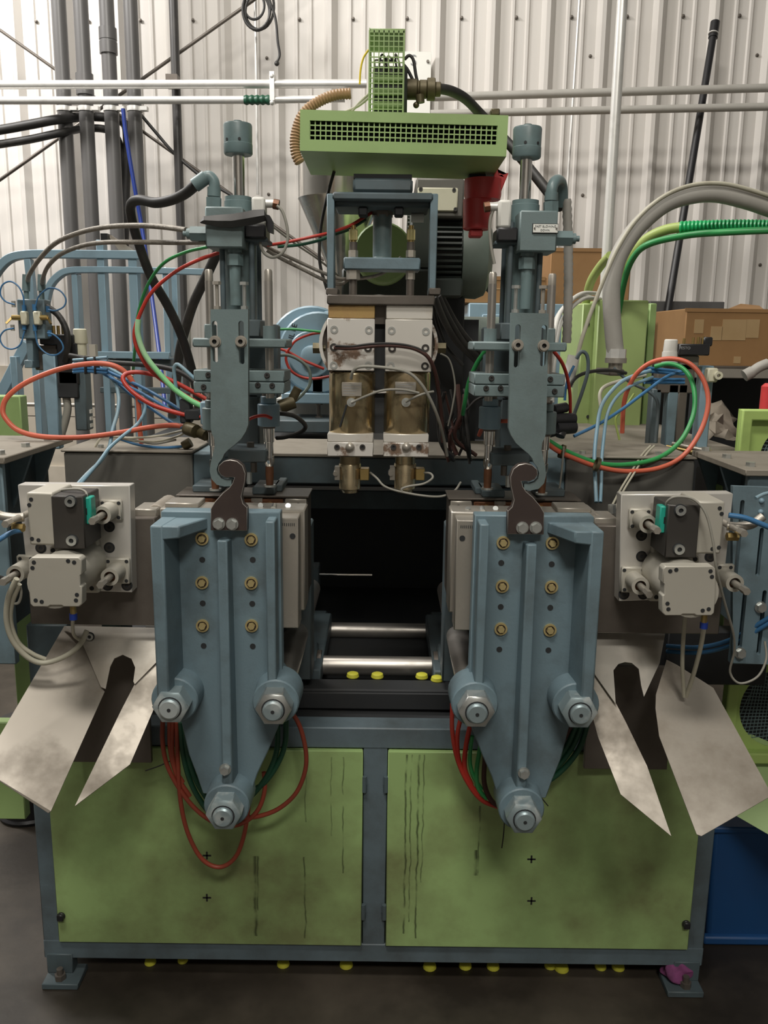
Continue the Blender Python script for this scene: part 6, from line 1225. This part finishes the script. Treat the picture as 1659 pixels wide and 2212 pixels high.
# ---- side stations
hose('cream hose making the outer loop under the left cylinder', 'cream', 12, ZZ(1.6, 1.68, (36, 1250), (18, 1290), (14, 1340), (28, 1385), (60, 1420), (95, 1432), (140, 1418), (172, 1393), (188, 1362)), group='cream hoses at the left station')
hose('cream hose making the inner loop under the left cylinder', 'cream', 10, ZZ(1.61, 1.66, (42, 1262), (26, 1305), (24, 1345), (40, 1388), (70, 1412), (98, 1424)), group='cream hoses at the left station')
hose('short cream tube below the left square cylinder', 'cream', 8, ZZ(1.545, 1.70, (158, 1332), (157, 1352), (160, 1372), (172, 1382)), 'air_tube', group='cream hoses at the left station')
hose('small grey tube loop under the left guide rod', 'grey', 6, Z(1.62, (40, 1255), (46, 1280), (40, 1302), (26, 1300), (24, 1275), (34, 1250)), 'air_tube', group='cream hoses at the left station')
hose('bright blue hose entering the left cylinder', 'blu', 11, ZZ(1.64, 1.6, (46, 1146), (26, 1150), (0, 1165), (-40, 1195)))
hose('grey sensor cable over the left clamp block', 'grey', 5.5, ZZ(1.62, 1.66, (187, 1076), (186, 1064), (172, 1057), (145, 1057), (118, 1062), (100, 1068)), 'sensor_cable', 'cable')
hose('grey cable leaving the left station at the picture edge', 'black', 8, ZZ(1.64, 1.6, (36, 1248), (14, 1250), (-30, 1238)), 'cable', 'cable')
hose('grey sensor cable falling in a long curve at the right station', 'grey', 5.5, [(1438, 1100, 1.62), (1442, 1083, 1.61), (1462, 1073, 1.60), (1498, 1079, 1.59), (1525, 1110, 1.58), (1540, 1170, 1.57), (1548, 1230, 1.57), (1565, 1300, 1.60), (1584, 1368, 1.64), (1586, 1408, 1.66), (1577, 1452, 1.68), (1598, 1476, 1.68), (1636, 1462, 1.68), (1655, 1424, 1.69), (1652, 1385, 1.70)], 'sensor_cable', 'cable')
hose('cream tube hanging straight below the right cylinder', 'cream', 9, ZZ(1.62, 1.66, (1480, 1330), (1476, 1380), (1474, 1440), (1478, 1505)), 'air_tube', group='cream tubes at the right station')
hose('cream tube slanting below the right cylinder', 'cream', 10, ZZ(1.56, 1.66, (1521, 1352), (1514, 1395), (1500, 1450), (1482, 1505)), 'air_tube', group='cream tubes at the right station')
hose('bright blue hose leaving the right cylinder', 'blu', 12, ZZ(1.64, 1.62, (1574, 1113), (1610, 1119), (1659, 1138), (1700, 1155)))
hose('grey blue hose above the bright blue one at right', 'blult', 8, ZZ(1.64, 1.66, (1632, 1076), (1655, 1066), (1700, 1060)))
for i, dy in enumerate((0, 12)):
    hose(('upper', 'lower')[i]+' dark blue hose sagging behind the right slotted bracket', 'blu', 9, ZZ(1.90, 1.70, (1440, 1395+dy), (1510, 1398+dy), (1570, 1385+dy), (1615, 1362+dy), (1700, 1310+dy)))
# ---- bundles below the platens
GPL = 'hoses below the left platen'; GPR = 'hoses below the right platen'
for mt, w, xy, lb in (
 ('rust', 10, ((352, 1545), (351, 1600), (360, 1650), (385, 1700), (420, 1745), (460, 1775), (500, 1784), (535, 1772), (560, 1745), (572, 1705), (570, 1668)), 'brick red hose passing under the left bottom nut'),
 ('rust', 10, ((382, 1560), (384, 1640), (390, 1730), (406, 1800), (436, 1855), (474, 1873), (508, 1852), (528, 1800), (540, 1720)), 'brick red hose hanging lowest below the left platen'),
 ('rust', 10, ((625, 1530), (648, 1570), (661, 1625), (658, 1670), (638, 1715), (600, 1748), (555, 1764), (515, 1766)), 'brick red hose looping out right of the left platen'),
 ('rust', 10, ((366, 1550), (368, 1620), (382, 1675), (410, 1720)), 'brick red hose second from left behind the left nut'),
 ('rust', 10, ((374, 1550), (372, 1610), (378, 1660), (395, 1690)), 'brick red hose third from left behind the left nut'),
 ('grndk', 12, ((390, 1560), (396, 1630), (412, 1690), (440, 1740), (470, 1770)), 'dark green hose below the left nut, outermost'),
 ('grndk', 12, ((398, 1570), (408, 1640), (426, 1690), (455, 1735), (480, 1760)), 'dark green hose below the left nut, second'),
 ('grndk', 12, ((404, 1580), (420, 1645), (445, 1695), (470, 1730)), 'dark green hose below the left nut, third'),
 ('grndk', 12, ((600, 1560), (598, 1620), (580, 1670), (552, 1710), (520, 1740)), 'dark green hose below the right nut of the left platen, inner'),
 ('grndk', 12, ((618, 1545), (616, 1605), (600, 1650), (572, 1690), (545, 1708)), 'dark green hose below the right nut of the left platen, outer')):
    hose(lb, mt, w, ZZ(1.79, 1.80, *xy), group=GPL)
for mt, w, xy, lb in (
 ('red', 10, ((977, 1520), (977, 1580), (988, 1640), (1010, 1690), (1040, 1728), (1080, 1745)), 'bright red hose outermost left of the right platen'),
 ('red', 10, ((998, 1540), (988, 1590), (992, 1645), (1012, 1690), (1035, 1715)), 'bright red hose second left of the right platen'),
 ('red', 11, ((1016, 1565), (1006, 1615), (1004, 1660), (1018, 1695)), 'bright red hose innermost left of the right platen'),
 ('grn', 9, ((1020, 1590), (1015, 1640), (1022, 1675), (1040, 1705)), 'green hose left of the right platen, outer'),
 ('grn', 10, ((1038, 1610), (1030, 1660), (1032, 1700), (1050, 1725)), 'green hose left of the right platen, inner'),
 ('copperw', 11, ((1048, 1630), (1046, 1690), (1062, 1730), (1090, 1748)), 'dark red hose behind the right platen tip'),
 ('grndk', 12, ((1270, 1560), (1252, 1615), (1218, 1660), (1180, 1690), (1150, 1705)), 'dark green hose right of the right platen, outermost'),
 ('grndk', 12, ((1258, 1560), (1238, 1610), (1205, 1655), (1165, 1690)), 'dark green hose right of the right platen, second'),
 ('grndk', 12, ((1245, 1565), (1225, 1610), (1195, 1650), (1160, 1680)), 'dark green hose right of the right platen, third'),
 ('copperw', 11, ((1232, 1570), (1210, 1610), (1185, 1645), (1160, 1670)), 'dark red hose right of the right platen')):
    hose(lb, mt, w, ZZ(1.79, 1.80, *xy), group=GPR)
for x0, y0, x1, y1, lb in ((314, 1665, 372, 1642, 'black tie tail sticking out left of the left hose bundle'), (1160, 1712, 1184, 1741, 'black tie tail right of the right bottom nut'), (1090, 1765, 1084, 1832, 'black tie tail hanging below the right bottom nut')):
    b = B(); b.tube(smooth([P(x0, y0, 1.80), P((x0+x1)/2+1, (y0+y1)/2+1, 1.80), P(x1, y1, 1.80)], 4), .0014, 6); tag(b.build('tie_tail', M['ink']), lb, 'cable tie', 'cut tie tails')
b = B(); b.box(-.80, .80, 2.70, 3.30, zf1-.05, zf1-.02); tag(b.build('bay_shade_deck', M['dark']), 'dark deck added behind the cross beam to shade the machine bay', 'shade deck')  # added deck; keeps light from above out of the machine bay
